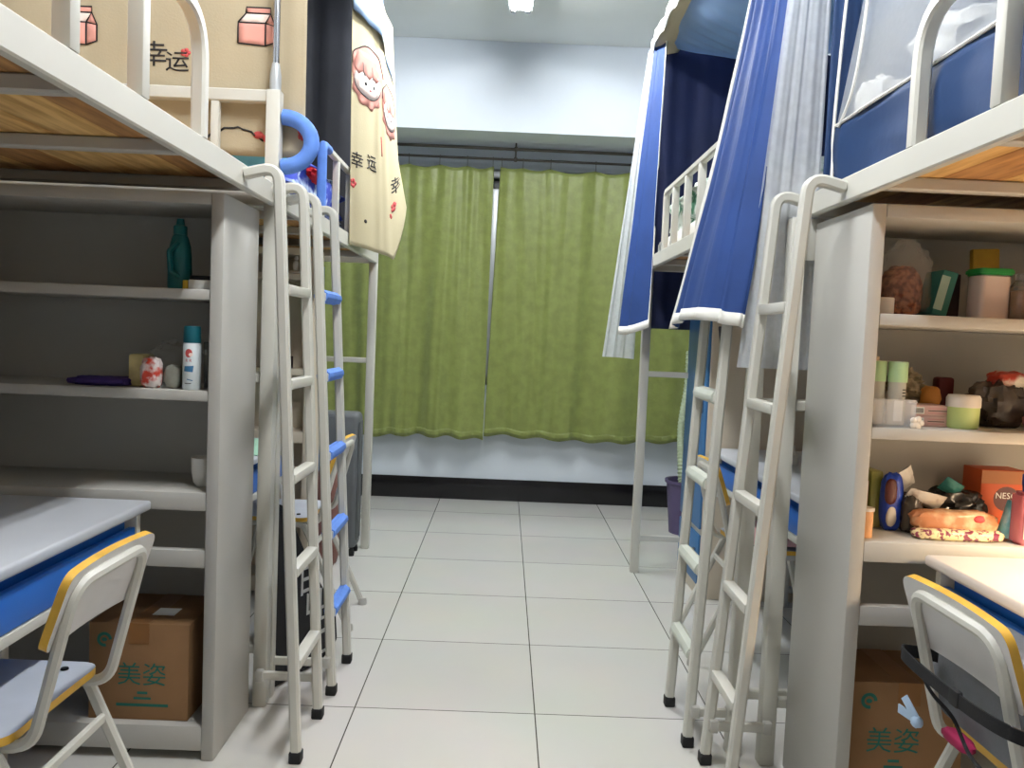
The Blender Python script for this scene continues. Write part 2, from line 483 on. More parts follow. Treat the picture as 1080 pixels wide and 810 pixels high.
bedB = bed('cream steel loft bed on the left by the window, with blue quilt and printed curtains', -.29, -1, -2.36, -.41,
           headboards=(), gw=.028, guards=[(gB, [(-1.5, 1.975), (-1.22, 1.975)])])
xh = 1.31 + .017
gC = fillet([(xh, -3.24, 1.70), (xh, -3.24, 1.99), (xh, -4.4, 1.99), (xh, -4.4, 1.70)], .12, 8)
bedC = bed('cream steel loft bed on the right nearest the camera, under a white mosquito net', 1.31, 1, -4.62, -2.637,
           headboards=(0,), bar0=.40, far_post=1.63, guards=[(gC, [(-3.545, 1.98), (-3.85, 1.98), (-4.12, 1.98)])])
xk = 1.18 + .017
gD = fillet([(xk, -1.12, 1.70), (xk, -1.12, 1.975), (xk, -2.12, 1.975), (xk, -2.12, 1.70)], .03, 4)
bedD = bed('cream steel loft bed on the right by the window, hung with blue curtains', 1.18, 1, -2.63, -.68,
           headboards=(), gw=.03, guards=[(gD, [(-1.33, 1.965), (-1.58, 1.965), (-1.82, 1.965)])])
# blue foam wraps on the left far bed
bm = BM(); tube(bm, fillet([(xg, -1.765, 1.72), (xg, -1.765, 1.985), (xg, -1.66, 1.985)], .03, 4), .0195, 12); obj('foam_sleeve', bm, M['foam'], bedB, label='blue foam sleeve on the guard rail post')
hp = [(-.285 + .092 * math.sin(q), -2.402, 1.842 + .078 * math.cos(q)) for q in [PI * k / 16 for k in range(17)]]
bm = BM(); tube(bm, hp, .025, 14)
obj('foam_hand_loop', bm, M['foam'], bedA, label='thick blue foam covered hand loop')

# ---------------------------------------------------------------- ladders
RZ = (1.36, 1.09, .82, .55, .28)
def ladder(label, xf, s, yn, yf, xb, cover=None, brace=None, off=.095, zt=1.695):
    t = thing('bed_ladder', label, 'ladder', (xb, (yn + yf) / 2, 0), 'ladders hooked on the beds')
    xt = xf + s * off
    pts = fillet([(xb, 0, .03), (xt, 0, zt), (xf + s * .002, 0, zt - .023)], .085, 8)
    for y in (yn, yf):
        bm = BM(); sweep(bm, [(p.x, y, p.z) for p in pts], rect(.03, .03, .006), (0, 1, 0)); st = obj('stile', bm, M['steel'], t)
        bm = BM(); bx(bm, xb - .018, xb + .018, y - .018, y + .018, 0, .035, .005); obj('rubber_foot', bm, M['rubber'], st)
    for z in RZ:
        x = xb + (xt - xb) * (z - .03) / (zt - .03)
        bm = BM(); bx(bm, x - .017, x + .017, yn + .015, yf - .015, z - .014, z + .014, .004); r = obj('rung', bm, M['steel'], t)
        if cover:
            bm = BM()
            n = 14
            for a in range(1):
                prof = [(.021 * math.cos(2 * PI * k / n) * 1.15, .021 * math.sin(2 * PI * k / n) + (.003 if k % 2 else -.001)) for k in range(n)]
                sweep(bm, [(x, yn + .02, z + .002), (x, yf - .02, z + .002)], prof, (0, 0, 1))
            obj('rung_cover', bm, cover, r, label='padded rung cover')
    if brace:
        bm = BM(); bar(bm, brace[0], brace[1], .012, .03)
        b = obj('brace', bm, M['steel'], t)
        for q in brace:
            bm = BM(); bx(bm, q[0] - .012, q[0] + .012, q[1] - .012, q[1] + .012, q[2] - .018, q[2] + .018, .003); obj('clamp', bm, M['steel_grey'], b)
    return t
ladder('plain cream steel ladder on the left nearest the camera', -.29, 1, -2.75, -2.48, -.105, None, ((-.30, -2.462, .125), (-.118, -2.462, .125)))
ladder('steel ladder with blue foam rung covers on the left far bed', -.29, 1, -2.31, -2.04, -.098, M['foam'], ((-.30, -2.33, .12), (-.112, -2.33, .12)))
ladder('plain cream steel ladder on the right nearest the camera', 1.31, -1, -2.92, -2.675, 1.10, None, ((1.275, -2.694, .125), (1.115, -2.694, .125)))
ladder('steel ladder with pale foam rung covers under the blue curtain', 1.18, -1, -2.575, -2.30, 1.07, M['foam_white'], ((1.19, -2.596, .12), (1.085, -2.596, .12)), .045, 1.665)

# ---------------------------------------------------------------- storage shelves under the near beds
def storage(label, xo, s, yf, yb, grp='tall grey steel shelves', W=.88, mid=((1.319, 1.348), (1.036, 1.065)), ms=None):
    xi = xo + s * W
    t = thing('storage_shelf', label, 'shelf', (xo + s * W / 2, (yf + yb) / 2, 0), grp)
    ms = ms or M['steel_grey']
    bm = BM(); bx(bm, xo, xo + s * .036, yf, yb, 0, 1.615, .004); obj('side_panel', bm, ms, t)
    bm = BM(); bx(bm, xi - s * .036, xi, yf, yb, 0, 1.615, .004); obj('side_panel', bm, ms, t)
    a, b = xo + s * .0362, xi - s * .0362
    bm = BM(); bx(bm, a, b, yb - .012, yb, .03, 1.61); obj('back_panel', bm, ms, t)
    bm = BM(); bx(bm, a, b, yf, yb - .012, 1.582, 1.615, .003); obj('top_panel', bm, ms, t)
    for z0, z1 in tuple(mid) + ((.725, .777),):
        bm = BM(); bx(bm, a, b, yf + .002, yb - .012, z0, z1, .003); obj('shelf_board', bm, ms, t)
    bm = BM(); bx(bm, a, b, yf + .002, yf + .03, .562, .612, .003); obj('cross_rail', bm, ms, t)
    bm = BM(); bx(bm, a, b, yf + .002, yb - .012, .028, .10, .003); obj('plinth', bm, ms, t)
    return t
storage('tall grey steel shelf unit at the left, nearly empty, brown carton at its foot', -.338, -1, -2.765, -2.45)
storage('tall grey steel shelf unit at the right, crowded with snacks and toiletries', 1.335, 1, -3.03, -2.672)

# ---------------------------------------------------------------- desks
def desk(label, xe, s, y0, y1, top='laminate', grp='blue fronted study desks', zt=.757, open_gap=True):
    D = .62; xi = xe + s * D
    t = thing('study_desk', label, 'desk', (xe + s * D / 2, (y0 + y1) / 2, 0), grp)
    bm = BM()
    bx(bm, xe, xi, y0, y1, zt - .028, zt, .009, seg=3)
    obj('desktop', bm, M[top], t)
    bm = BM(); bx(bm, xe + s * .022, xe + s * .04, y0 + .05, y1 - .05, zt - .15, zt - .064, .004); obj('drawer_front', bm, M['blue_steel'], t)
    bm = BM(); bx(bm, xe + s * .052, xe + s * .058, y0 + .05, y1 - .05, zt - .141, zt - .0285); obj('recess_panel', bm, M['blue_steel'], t)
    bm = BM(); bx(bm, xe + s * .04, xi - s * .03, y0 + .05, y1 - .05, zt - .15, zt - .142); obj('drawer_tray', bm, M['blue_steel'], t)
    bm = BM(); bx(bm, xe + s * .02, xe + s * .045, y0 + .0425, y1 - .0425, zt - .178, zt - .152, .003); obj('front_rail', bm, M['steel'], t)
    bm = BM(); bx(bm, xi - s * .029, xi - s * .01, y0 + .03, y1 - .03, zt - .15, zt - .03, .003); obj('back_panel', bm, M['steel'], t)
    for y in (y0 + .03, y1 - .03):
        bm = BM(); bx(bm, xe + s * .022, xi - s * .03, y - .012, y + .012, zt - .178, zt - .028, .003); obj('end_frame', bm, M['steel'], t)
        for x in (xe + s * .40, xi - s * .03):
            bm = BM(); bx(bm, x - .015, x + .015, y - .015, y + .015, 0, zt - .178, .004); obj('leg', bm, M['steel'], t)
        bm = BM(); bar(bm, (xe + s * .415, y, .08), (xi - s * .045, y, .08), .022, .03); obj('foot_rail', bm, M['steel'], t)
    return t
desk('grey topped desk with blue drawer in front of the left shelf unit', -.515, -1, -3.95, -2.785)
desk('cream topped desk with blue drawer in front of the crowded right shelf', 1.512, 1, -4.2, -3.05, 'laminate_cream')
desk('desk with a green mat behind the left ladders', -.475, -1, -2.28, -1.44)
desk('pale topped desk with blue drawer behind the right ladders', 1.46, 1, -2.38, -1.15)

# ---------------------------------------------------------------- school chairs
M['chair_plate'] = mat('pale_chair_laminate', (222, 220, 218), 0.4, var=0.03)
M['chair_seat'] = mat('grey_chair_laminate', (186, 192, 202), 0.4, var=0.05)
def chair_proto(label):
    t = thing('school_chair', label, 'chair', (0, 0, 0), 'cream steel school chairs')
    def plate(nm, w, h, thk, r, o, ux, uy, mt, curve=0.):
        bm = BM(); o, ux, uy = V(o), V(ux).normalized(), V(uy).normalized(); n = ux.cross(uy)
        pts = rrect(w, h, r, 6)
        def P(x, y, d): return o + ux * x + uy * y + n * (d + curve * (x / (w / 2)) ** 2)
        tb = bmesh.new(); vs = [tb.verts.new((x, y, 0)) for x, y in pts]; tb.faces.new(vs)
        xs = [-w / 2 + w * k / 10 for k in range(1, 10)]
        for x in xs:
            bmesh.ops.bisect_plane(tb, geom=tb.verts[:] + tb.edges[:] + tb.faces[:], plane_co=(x, 0, 0), plane_no=(1, 0, 0))
        be = [e for e in tb.edges if e.is_boundary]
        fv = {v: bm.verts.new(P(v.co.x, v.co.y, thk / 2)) for v in tb.verts}
        bv = {v: bm.verts.new(P(v.co.x, v.co.y, -thk / 2)) for v in tb.verts}
        for f in tb.faces:
            bm.faces.new([fv[v] for v in f.verts]); bm.faces.new([bv[v] for v in f.verts][::-1])
        for e in be:
            a, b = e.verts
            fc = bm.faces.new((fv[a], fv[b], bv[b], bv[a])); fc.material_index = 1
        tb.free()
        o_ = obj(nm, bm, [mt, M['edge']], t, ang=30)
        return o_
    seat = plate('seat', .36, .36, .017, .05, (-.18, 0, .466), (0, 1, 0), (1, 0, 0), M['chair_seat'], .004)
    for y in (-.13, .13):
        for x in (-.06, -.3):
            bm = BM(); lathe(bm, [(0, .0035), (.008, .003), (.009, 0)], x, y, 10, cz=.474); obj('screw', bm, M['screw'], seat)
    lean = V((.052, 0, .155)).normalized()
    plate('backrest', .362, .158, .016, .035, (.076, 0, .712), (0, 1, 0), lean, M['chair_plate'], .012)
    # back tube: one bent loop
    pts = [(-.14, -.145, .443), (.03, -.145, .443), (.108, -.145, .756), (.108, .145, .756), (.03, .145, .443), (-.14, .145, .443)]
    pts = fillet(pts, .055, 7)
    bm = BM(); tube(bm, pts, .0125, 8)
    obj('back_tube', bm, M['steel'], t)
    for y in (-.165, .165):
        q = fillet([(-.40, y, .012), (-.29, y, .443), (-.03, y, .443), (.165, y, .012)], .04, 6)
        bm = BM(); sweep(bm, q, rect(.026, .02, .006), (0, 1, 0)); fr = obj('leg_frame', bm, M['steel'], t)
        for x in (-.403, .169):
            bm = BM(); lathe(bm, [(0, 0), (.019, 0), (.02, .012), (.016, .03), (0, .03)], x, y, 12); obj('foot_cap', bm, M['steel_grey'], fr)
    bm = BM(); bar(bm, (.012, -.155, .352), (.012, .155, .352), .014, .024); obj('stretcher', bm, M['steel'], t)
    bm = BM(); bar(bm, (-.30, -.155, .40), (-.30, .155, .40), .014, .024); obj('stretcher', bm, M['steel'], t)
    return t
chA = chair_proto('empty school chair pulled up to the grey topped left desk')
chA.location = (-.438, -3.385, 0); chA.rotation_euler = (0, 0, 0)
chB = deep_copy(chA, (1.44, -3.495, 0), PI, 'school chair at the right desk with grey backpack strapped to it')
chC = deep_copy(chA, (-.325, -1.55, 0), 0, 'school chair behind the ladder with blue rung covers')
chD = deep_copy(chA, (1.40, -1.78, 0), PI, 'school chair with a pink seat pad behind the right ladders')

# ---------------------------------------------------------------- cloth helpers
def lerp(a, b, t): return a + (b - a) * t
def chain(pts, u):
    """point at 0..1 along a smooth chain of equally spaced control points"""
    pts = [V(p) for p in pts]; n = len(pts) - 1
    k = min(n - 1, int(u * n)); t = u * n - k
    p0, p1, p2, p3 = pts[max(0, k - 1)], pts[k], pts[k + 1], pts[min(n, k + 2)]
    return .5 * ((2 * p1) + (p2 - p0) * t + (2 * p0 - 5 * p1 + 4 * p2 - p3) * t * t + (3 * p1 - p0 - 3 * p2 + p3) * t ** 3)
def drape(top, bot, folds=5, amp=.02, nrm=(0, 1, 0), grow=.6, seed=0., vexp=1.0, hem=None):
    nr = V(nrm).normalized()
    def f(u, v):
        a, b = chain(top, u), chain(bot, u)
        w = v ** vexp
        p = V((lerp(a.x, b.x, w), lerp(a.y, b.y, w), lerp(a.z, b.z, v)))
        ph = 2 * PI * folds * u + .7 * math.sin(2 * PI * u * 1.7 + seed) + .35 * math.sin(3 * v + seed)
        d = math.sin(ph) * (1 - grow + grow * v) + .35 * math.sin(2.3 * ph + seed + v)
        d += .5 * mnoise.noise(V((u * 6, v * 4, seed)))
        if hem: p.z += hem(u, v)
        return p + nr * d * amp
    return f
def lifted(f, W, H, toward, lift=.003):
    tw = V(toward)
    def g(x, y):
        u, v = min(1, max(0, x / W)), min(1, max(0, 1 - y / H))
        e = .004
        p = f(u, v)
        du = f(min(1, u + e), v) - f(max(0, u - e), v); dv = f(u, min(1, v + e)) - f(u, max(0, v - e))
        n = du.cross(dv).normalized()
        if n.dot(tw) < 0: n = -n
        return p + n * lift
    return g

M['curtain'] = mat('green_satin_curtain', (137, 148, 80), 0.40, var=0.10, vscale=14, bump=0.25, bscale=45, spec=.45, sheen=.2, trl=.06)
M['beige'] = mat('beige_printed_cloth', (182, 168, 140), 0.85, var=0.03, vscale=4, bump=.08, bscale=150)
M['cream_cloth'] = mat('cream_printed_cloth', (200, 188, 152), 0.85, var=0.03, vscale=4, bump=.08, bscale=150)
M['pink'] = mat('pink_print', (228, 160, 146), 0.85, var=.03)
M['skin'] = mat('pale_pink_print', (248, 226, 216), 0.85, var=.02)
M['pale_blue_cloth'] = mat('pale_blue_coated_cloth', (112, 136, 164), 0.6, var=.04, vscale=3)
M['black_satin'] = mat('black_blackout_cloth', (54, 56, 62), 0.42, var=.15, vscale=5, spec=.6)
M['red_print'] = mat('red_print', (206, 84, 84), 0.85)
M['navy'] = mat('navy_cloth', (26, 38, 82), 0.7, var=.12, vscale=4, bump=.06, bscale=120)
M['royal'] = mat('royal_blue_cloth', (42, 70, 130), 0.62, var=.10, vscale=5, bump=.08, bscale=60, spec=.3, trl=.06)
M['lace'] = mat('white_lace', (236, 240, 246), 0.85, var=.05, vscale=40, alpha=.68, trl=.35)
M['net'] = mat('white_mosquito_net', (244, 247, 250), 0.9, var=.02, vscale=60, alpha=.20, trl=.35)
M['white_trim'] = mat('white_binding', (236, 234, 226), 0.8, var=.06, vscale=12)
M['roof_blue'] = mat('blue_tent_roof', (152, 180, 214), 0.35, var=.08, vscale=3, trl=.45)
M['tent_blue'] = mat('navy_tent_base', (24, 56, 100), 0.65, var=.10, vscale=4, bump=.08, bscale=30)
M['quilt_blue'] = mat('blue_patterned_quilt', (34, 62, 176), 0.8, var=.0, vscale=9, col2=(206, 226, 248), ramp=(.5, .6))
M['quilt_green'] = mat('leaf_patterned_quilt', (60, 124, 92), 0.85, var=.0, vscale=14, col2=(232, 240, 232), ramp=(.42, .55))
M['white_cloth'] = mat('white_bedding', (232, 230, 224), 0.85, var=.03, vscale=5, bump=.2, bscale=14)
M['sky_cloth'] = mat('light_blue_cloth', (120, 196, 226), 0.85, var=.08, vscale=8)
M['red_cloth'] = mat('red_cloth', (200, 22, 40), 0.8, var=.1, vscale=10)

# ---------------------------------------------------------------- window curtains and rods
def rod(label, y, z, r):
    t = thing('curtain_rod', label, 'curtain rod', (.5, y, z), None)
    bm = BM(); tube(bm, [(XL + .001, y, z), (XR - .001, y, z)], r, 12); obj('pole', bm, M['dark_metal'], t)
    for x in (-.6, .47, 1.5):
        bm = BM(); tube(bm, [(x, y, z - r - .004), (x, y, z - r - .004 + .03), (x, y + .02, 2.647)], .006, 8)
        bx(bm, x - .012, x + .012, y - .012, y + .012, z - .014, z + .016, .004)
        obj('bracket', bm, M['dark_metal'], t)
rod('upper empty dark metal rod under the beam', .84, 2.60, .011)
rod('lower dark metal rod carrying the green curtains', .93, 2.545, .009)
def green_curtain(label, x0t, x1t, x0b, x1b, hooks, folds, amp, seed, zt, zb):
    t = thing('window_curtain', label, 'curtain', ((x0t + x1t) / 2, .93, zb), 'green curtains at the window')
    def scallop(u, v):
        s = 0.
        for a, b in zip(hooks, hooks[1:]):
            if a <= u <= b:
                q = (u - a) / (b - a); s = -.035 * math.sin(PI * q) * min(1, (b - a) * 5)
        ruff = .010 * math.sin(u * 46 + seed) * v ** 8 + .012 * math.sin(u * 7 + seed * 2) * v ** 4
        return s * max(0, 1 - v * 8) + ruff
    def base0(u, v):
        w = lerp(x1t - x0t, x1b - x0b, v)
        x = lerp(x0t, x0b, v) + u * w
        q = u * folds + .25 * v * math.sin(u * 9 + seed)
        d = mnoise.noise(V((q * 1.35, v * .55, seed))) * 1.5 + .55 * mnoise.noise(V((q * 3.1, v * .9, seed + 7))) + .3 * mnoise.noise(V((q * .6 + v, v * 2.2, seed + 3)))
        return V((x, .93 + amp * d * (.45 + .75 * v), lerp(zt, zb, v) + scallop(u, v)))
    base = base0 if True else drape([(x0t, .93, zt), ((x0t + x1t) / 2, .93, zt), (x1t, .93, zt)], [(x0b, .93, zb), ((x0b + x1b) / 2, .93, zb), (x1b, .93, zb)], folds, amp, (0, 1, 0), .5, seed, 1., scallop)
    def f(u, v):
        p = base(u, v)
        for h in hooks:                                  # pinch lines running down from each hook
            p.y += .018 * math.exp(-((u - h) / .022) ** 2) * math.exp(-v * 3.5)
        return p
    bm = BM(); sheet(bm, f, 150, 60); obj('cloth', bm, M['curtain'], t, solid=.003, ang=180)
    bm = BM(); sheet(bm, lambda u, v: f(u, v) + V((0, -.004 + .003 * math.sin(u * 180), 0)), 200, 3, v0=.972, v1=.992)
    obj('hem', bm, M['curtain'], t, solid=.004, ang=180)
    for h in hooks:
        p = f(h, 0)
        bm = BM()
        tube(bm, [(p.x, .93 + .012 * math.sin(a), 2.545 + .014 * math.cos(a)) for a in [2 * PI * k / 14 for k in range(14)]], .0022, 6, closed=True)
        tube(bm, [(p.x, .93, 2.531), (p.x, .93, p.z - .012)], .0022, 6)
        obj('hook', bm, M['dark_metal'], t)
green_curtain('left green satin curtain, sagging between its hooks', -1.24, .315, -1.24, .312, [0, .10, .22, .34, .47, .60, .745, .875, .995], 9, .042, 1.3, 2.492, .482)
green_curtain('right green satin curtain, plainer and flatter at the top', .362, 2.2, .316, 2.2, [0.005, .09, .2, .38, .52, .68, .84, .995], 8, .034, 4.1, 2.492, .505)

# ---------------------------------------------------------------- left far bed: printed curtains and lining
pole = None
def curtain_pole(label, x, y, z0):
    t = thing('curtain_pole', label, 'pole', (x, y, z0), 'steel poles of the bed curtain')
    bm = BM(); tube(bm, [(x, y, z0 + .0), (x, y, ZC - .06)], .0105, 14); obj('tube', bm, M['chrome'], t)
    bm = BM(); lathe(bm, [(0, 0), (.018, 0), (.018, .05), (.012, .085), (.0115, .086)], x, y, 14, cz=z0); obj('clamp', bm, M['alu'], t)
curtain_pole('steel curtain pole clamped on the left bed post by the blue hand loop', -.312, -2.4025, 2.0)
curtain_pole('steel curtain pole at the far left edge, by the wall', -1.2175, -2.4025, 2.0)

def milk(bm, g, cx, cy, w, mi, ink, top):
    h = w * .9
    body = [(-.5, -.45), (.22, -.5), (.22, .2), (-.5, .2)]
    side = [(.22, -.5), (.5, -.38), (.5, .12), (.22, .2)]
    slope = [(-.5, .2), (.22, .2), (.36, .5), (-.30, .5)]
    slope2 = [(.22, .2), (.5, .12), (.36, .5)]
    fin = [(-.30, .5), (.36, .5), (.36, .68), (-.30, .68)]
    for p, m in ((body, mi), (side, mi), (slope, top), (slope2, mi), (fin, mi)):
        decal(bm, poly2d(p), g, m, dx=cx, dy=cy, sx=w, sy=h)
    g2 = lambda x, y: g(x, y)
    for p in (body, side, slope, slope2, fin):
        decal(bm, stroke2d(p + [p[0]], .04), lambda x, y: g(x, y) + V((0, -.0012, 0)), ink, dx=cx, dy=cy, sx=w, sy=h)
def flower(bm, g, x, y, r, mi):
    for k in range(5):
        decal(bm, ell2d(x + r * .6 * math.cos(2 * PI * k / 5), y + r * .6 * math.sin(2 * PI * k / 5), r * .45, r * .45, 10), g, mi)
CLOTHM = [M['beige'], M['pink'], M['black_ink'], M['skin'], M['red_print']]
W, H = 1.035, 1.16
fE = drape([(-1.265, -2.369, 2.96), (-.75, -2.369, 2.96), (-.232, -2.369, 2.96)], [(-1.265, -2.369, 1.80), (-.75, -2.369, 1.80), (-.222, -2.369, 1.80)], 4, .0035, (0, 1, 0), .3, 2.)
gE = lifted(fE, W, H, (0, -1, 0), .0022)
cur = thing('bed_curtain', 'beige printed curtain across the near end of the left far bed', 'bed curtain', (-.75, -2.369, 1.80), 'printed bed curtains')
bm = BM(); sheet(bm, fE, 60, 40)
X = lambda x: x + 1.265
Z = lambda z: z - 1.80
milk(bm, gE, X(-.423), Z(2.20), .112, 1, 2, 3)
milk(bm, gE, X(-.935), Z(2.18), .112, 1, 2, 3)
milk(bm, gE, X(-.70), Z(2.66), .118, 1, 2, 3)
tx = text2d('幸', .085); decal(bm, tx, gE, 2, dx=X(-.712), dy=Z(2.105))
tx = text2d('运', .07); decal(bm, tx, gE, 2, dx=X(-.645), dy=Z(2.085))
flower(bm, gE, X(-.622), Z(2.118), .014, 4)
arc = [(-.60 + .20 * k / 16, 1.808 + .075 * math.sin(PI * (k / 16) * .85) + .008 * abs(math.sin(k * 1.1))) for k in range(17)]
decal(bm, stroke2d([(X(x), Z(z)) for x, z in arc], .006), gE, 2)
decal(bm, stroke2d([(X(-.56), Z(1.85)), (X(-.562), Z(1.835)), (X(-.555), Z(1.82))], .007), gE, 2)
decal(bm, ell2d(X(-.415), Z(1.868), .016, .012), gE, 4); decal(bm, ell2d(X(-.39), Z(1.858), .012, .012), gE, 4)
flower(bm, gE, X(-.25), Z(1.875), .02, 4)
obj('cloth', bm, CLOTHM, cur, ang=180, solid=.0014)

# printed curtain gathered at the far corner
topc = [(-.29, -1.36, 2.78), (-.232, -1.26, 2.78), (-.195, -1.18, 2.78), (-.186, -1.04, 2.78), (-.18, -.86, 2.78)]
botc = [(-.285, -1.29, 1.645), (-.222, -1.21, 1.635), (-.165, -1.11, 1.625), (-.118, -.96, 1.61), (-.088, -.80, 1.60)]
hemf = lambda u, v: (max(0, (u - .72) / .28) ** 1.3) * .30 * max(0, v - .55) / .45
fF = drape(topc, botc, 2.0, .006, (.6, -.8, 0), .4, .6, 1.2, hemf)
WF, HF = .43, 1.18
gF = lifted(fF, WF, HF, (1, -1, 0), .0022)
cur2 = thing('bed_curtain', 'cream printed curtain with pink-haired faces at the far corner of the left far bed', 'bed curtain', (-.25, -.9, 1.66), 'printed bed curtains')
bm = BM(); sheet(bm, fF, 70, 50)
def face(bm, g, cx, cy, w, h):
    g1 = lambda x, y: g(x, y) + V((.0005, -.0009, 0)); g2 = lambda x, y: g(x, y) + V((.001, -.0018, 0)); g3 = lambda x, y: g(x, y) + V((.0015, -.0027, 0))
    ruff = [(.46 * math.cos(a) * (1 + .08 * math.cos(9 * a)), -.16 + .36 * math.sin(a) * (1 + .08 * math.cos(9 * a))) for a in [2 * PI * k / 48 for k in range(48)]]
    decal(bm, poly2d(ruff), g, 1, .05, cx, cy, w, h)
    hair = [(.5 * math.cos(a) * (1 + .04 * math.cos(7 * a)), .12 + .38 * math.sin(a) * (1 + .03 * math.cos(7 * a))) for a in [2 * PI * k / 40 for k in range(40)]]
    decal(bm, poly2d(hair), g1, 1, .05, cx, cy, w, h)
    decal(bm, ell2d(.0, -.10, .42, .25), g2, 3, .05, cx, cy, w, h)
    decal(bm, poly2d([(-.45, .10), (-.30, -.02), (-.2, .05), (-.02, -.04), (.1, .04), (.25, -.03), (.45, .08), (.3, .38), (-.3, .38)]), g3, 1, .05, cx, cy, w, h)
    decal(bm, stroke2d(hair[:21], .022), g3, 2, .05, cx, cy, w, h)
    for ex in (-.12, .16):
        decal(bm, ell2d(ex, -.13, .035, .03, 10), g3, 2, .05, cx, cy, w, h)
    decal(bm, ell2d(.03, -.21, .03, .02, 10), g3, 4, .05, cx, cy, w, h)
    decal(bm, stroke2d([(.4 * math.cos(a), -.12 - .24 * math.sin(a)) for a in [PI * k / 14 for k in range(15)]], .018), g3, 2, .05, cx, cy, w, h)
    for sx in (-.2, .08): decal(bm, stroke2d([(sx, .2), (sx + .02, .05), (sx + .06, -.01)], .02), g3, 2, .05, cx, cy, w, h)
face(bm, gF, .118, .80, .236, .27)
face(bm, gF, .315, .715, .17, .24)
decal(bm, text2d('幸', .08), gF, 2, .03, .045, .395); decal(bm, text2d('运', .08), gF, 2, .03, .145, .41)
decal(bm, text2d('幸', .10), gF, 2, .03, .36, .345)
decal(bm, stroke2d([(.222, .56), (.226, .52), (.228, .47)], .006), gF, 4)
flower(bm, gF, .022, .29, .022, 4); flower(bm, gF, .33, .25, .024, 4); flower(bm, gF, .30, .21, .012, 4)
decal(bm, ell2d(.10, .13, .009, .009), gF, 2)
obj('cloth', bm, CLOTHM[:0] + [M['cream_cloth']] + CLOTHM[1:], cur2, ang=180, solid=.0014)

# pale blue coated flap over it
def flap(u, v):
    a = chain([(-.295, -1.40, 3.2), (-.29, -1.28, 3.2), (-.286, -1.18, 3.2), (-.284, -1.04, 3.2), (-.28, -.90, 3.2)], u)
    b = chain([(-.278, -1.385, 0), (-.225, -1.285, 0), (-.182, -1.20, 0), (-.172, -1.06, 0), (-.17, -.88, 0)], u)
    zb = 2.665 - .05 * u / .52 if u < .52 else 2.60 - .12 * (u - .52) / .48
    return V((lerp(a.x, b.x, v) + .005 * math.sin(u * 15), lerp(a.y, b.y, v), lerp(3.2, zb, v)))
bm = BM(); sheet(bm, flap, 50, 14)
tag(obj('curtain_flap', bm, M['pale_blue_cloth'], ang=180, solid=.0016), 'pale blue coated flap hanging over the cream printed curtain', 'curtain flap')
# black lining
lining = thing('blackout_curtain', 'black blackout lining inside the left far bed', 'bed curtain', (-.75, -.45, 1.72))
bm = BM(); sheet(bm, drape([(-.315, -.445, 3.15), (-.8, -.445, 3.15), (-1.235, -.445, 3.15)], [(-.315, -.445, 1.71), (-.8, -.445, 1.71), (-1.235, -.445, 1.71)], 3, .008, (0, 1, 0), .2, 3.), 40, 24)
obj('end_panel', bm, M['black_satin'], lining, ang=180, solid=.0014)
bm = BM(); sheet(bm, drape([(-1.262, -2.34, 3.15), (-1.262, -1.4, 3.15), (-1.262, -.455, 3.15)], [(-1.262, -2.34, 1.71), (-1.262, -1.4, 1.71), (-1.262, -.455, 1.71)], 5, .004, (1, 0, 0), .2, 5.), 60, 20)
obj('side_panel', bm, M['black_satin'], lining, ang=180, solid=.0014)
bm = BM(); sheet(bm, lambda u, v: V((lerp(-1.25, -.3, u), lerp(-2.34, -.46, v), 3.15 - .03 * math.sin(PI * u) * math.sin(PI * v))), 12, 20)
obj('top_panel', bm, M['black_satin'], lining, ang=180, solid=.0014)

# bedding on the left far bed
bm = BM(); bx(bm, -1.2, -.345, -2.29, -.48, 1.697, 1.75, .02); tag(obj('mattress', bm, M['navy']), 'thin dark blue mattress on the left far bed', 'mattress')
bm = BM(); lump(bm, (-.61, -1.57, 1.835), (.25, .60, .11), 4.5, .16, 5, 56, 24, seed=4., flat=1.752); tag(obj('quilt', bm, M['quilt_blue']), 'crumpled blue and white patterned quilt on the left far bed', 'quilt')
bm = BM(); lump(bm, (-.55, -2.26, 1.83), (.24, .045, .085), 3., .10, 3, 28, 14, seed=8., flat=1.752); tag(obj('pillow', bm, M['sky_cloth']), 'light blue pillow at the near end of the left far bed', 'pillow')
bm = BM(); lump(bm, (-.352, -1.66, 1.872), (.024, .13, .028), 2.6, .25, 4, 24, 12, seed=2.); tag(obj('folded_cloth', bm, M['red_cloth']), 'red cloth lying on the blue patterned quilt', 'cloth')

# ---------------------------------------------------------------- right far bed: blue tent curtains
tent = thing('bed_canopy', 'blue canopy roof with cream border over the right far bed', 'canopy', (1.66, -1.65, 2.75))
def roof(u, v):
    x, y = lerp(1.20, 2.14, u), lerp(-2.60, -.665, v)
    return V((x, y, 2.83 - .25 * (math.sin(PI * u) ** .6 * math.sin(PI * v) ** .6) + .012 * mnoise.noise(V((x * 5, y * 5, 0))) + .006 * math.sin(y * 60 + 8 * x) * math.sin(PI * u)))
bm = BM(); sheet(bm, roof, 40, 160); obj('roof', bm, M['roof_blue'], tent, ang=180, solid=.0014)
bm = BM(); sheet(bm, lambda u, v: V((lerp(1.165, 1.30, v) + .006 * math.sin(u * 40), lerp(-2.62, -.65, u), lerp(2.795, 2.80, v) - .012 * math.sin(PI * v))), 60, 5)
obj('border', bm, M['beige'], tent, ang=180, solid=.002)
bm = BM(); sheet(bm, lambda u, v: V((1.158 + .006 * math.sin(u * 40), lerp(-2.62, -.65, u), lerp(2.85, 2.785, v) + .006 * math.sin(u * 90))), 80, 3)
obj('border_edge', bm, M['white_trim'], tent, ang=180, solid=.002)
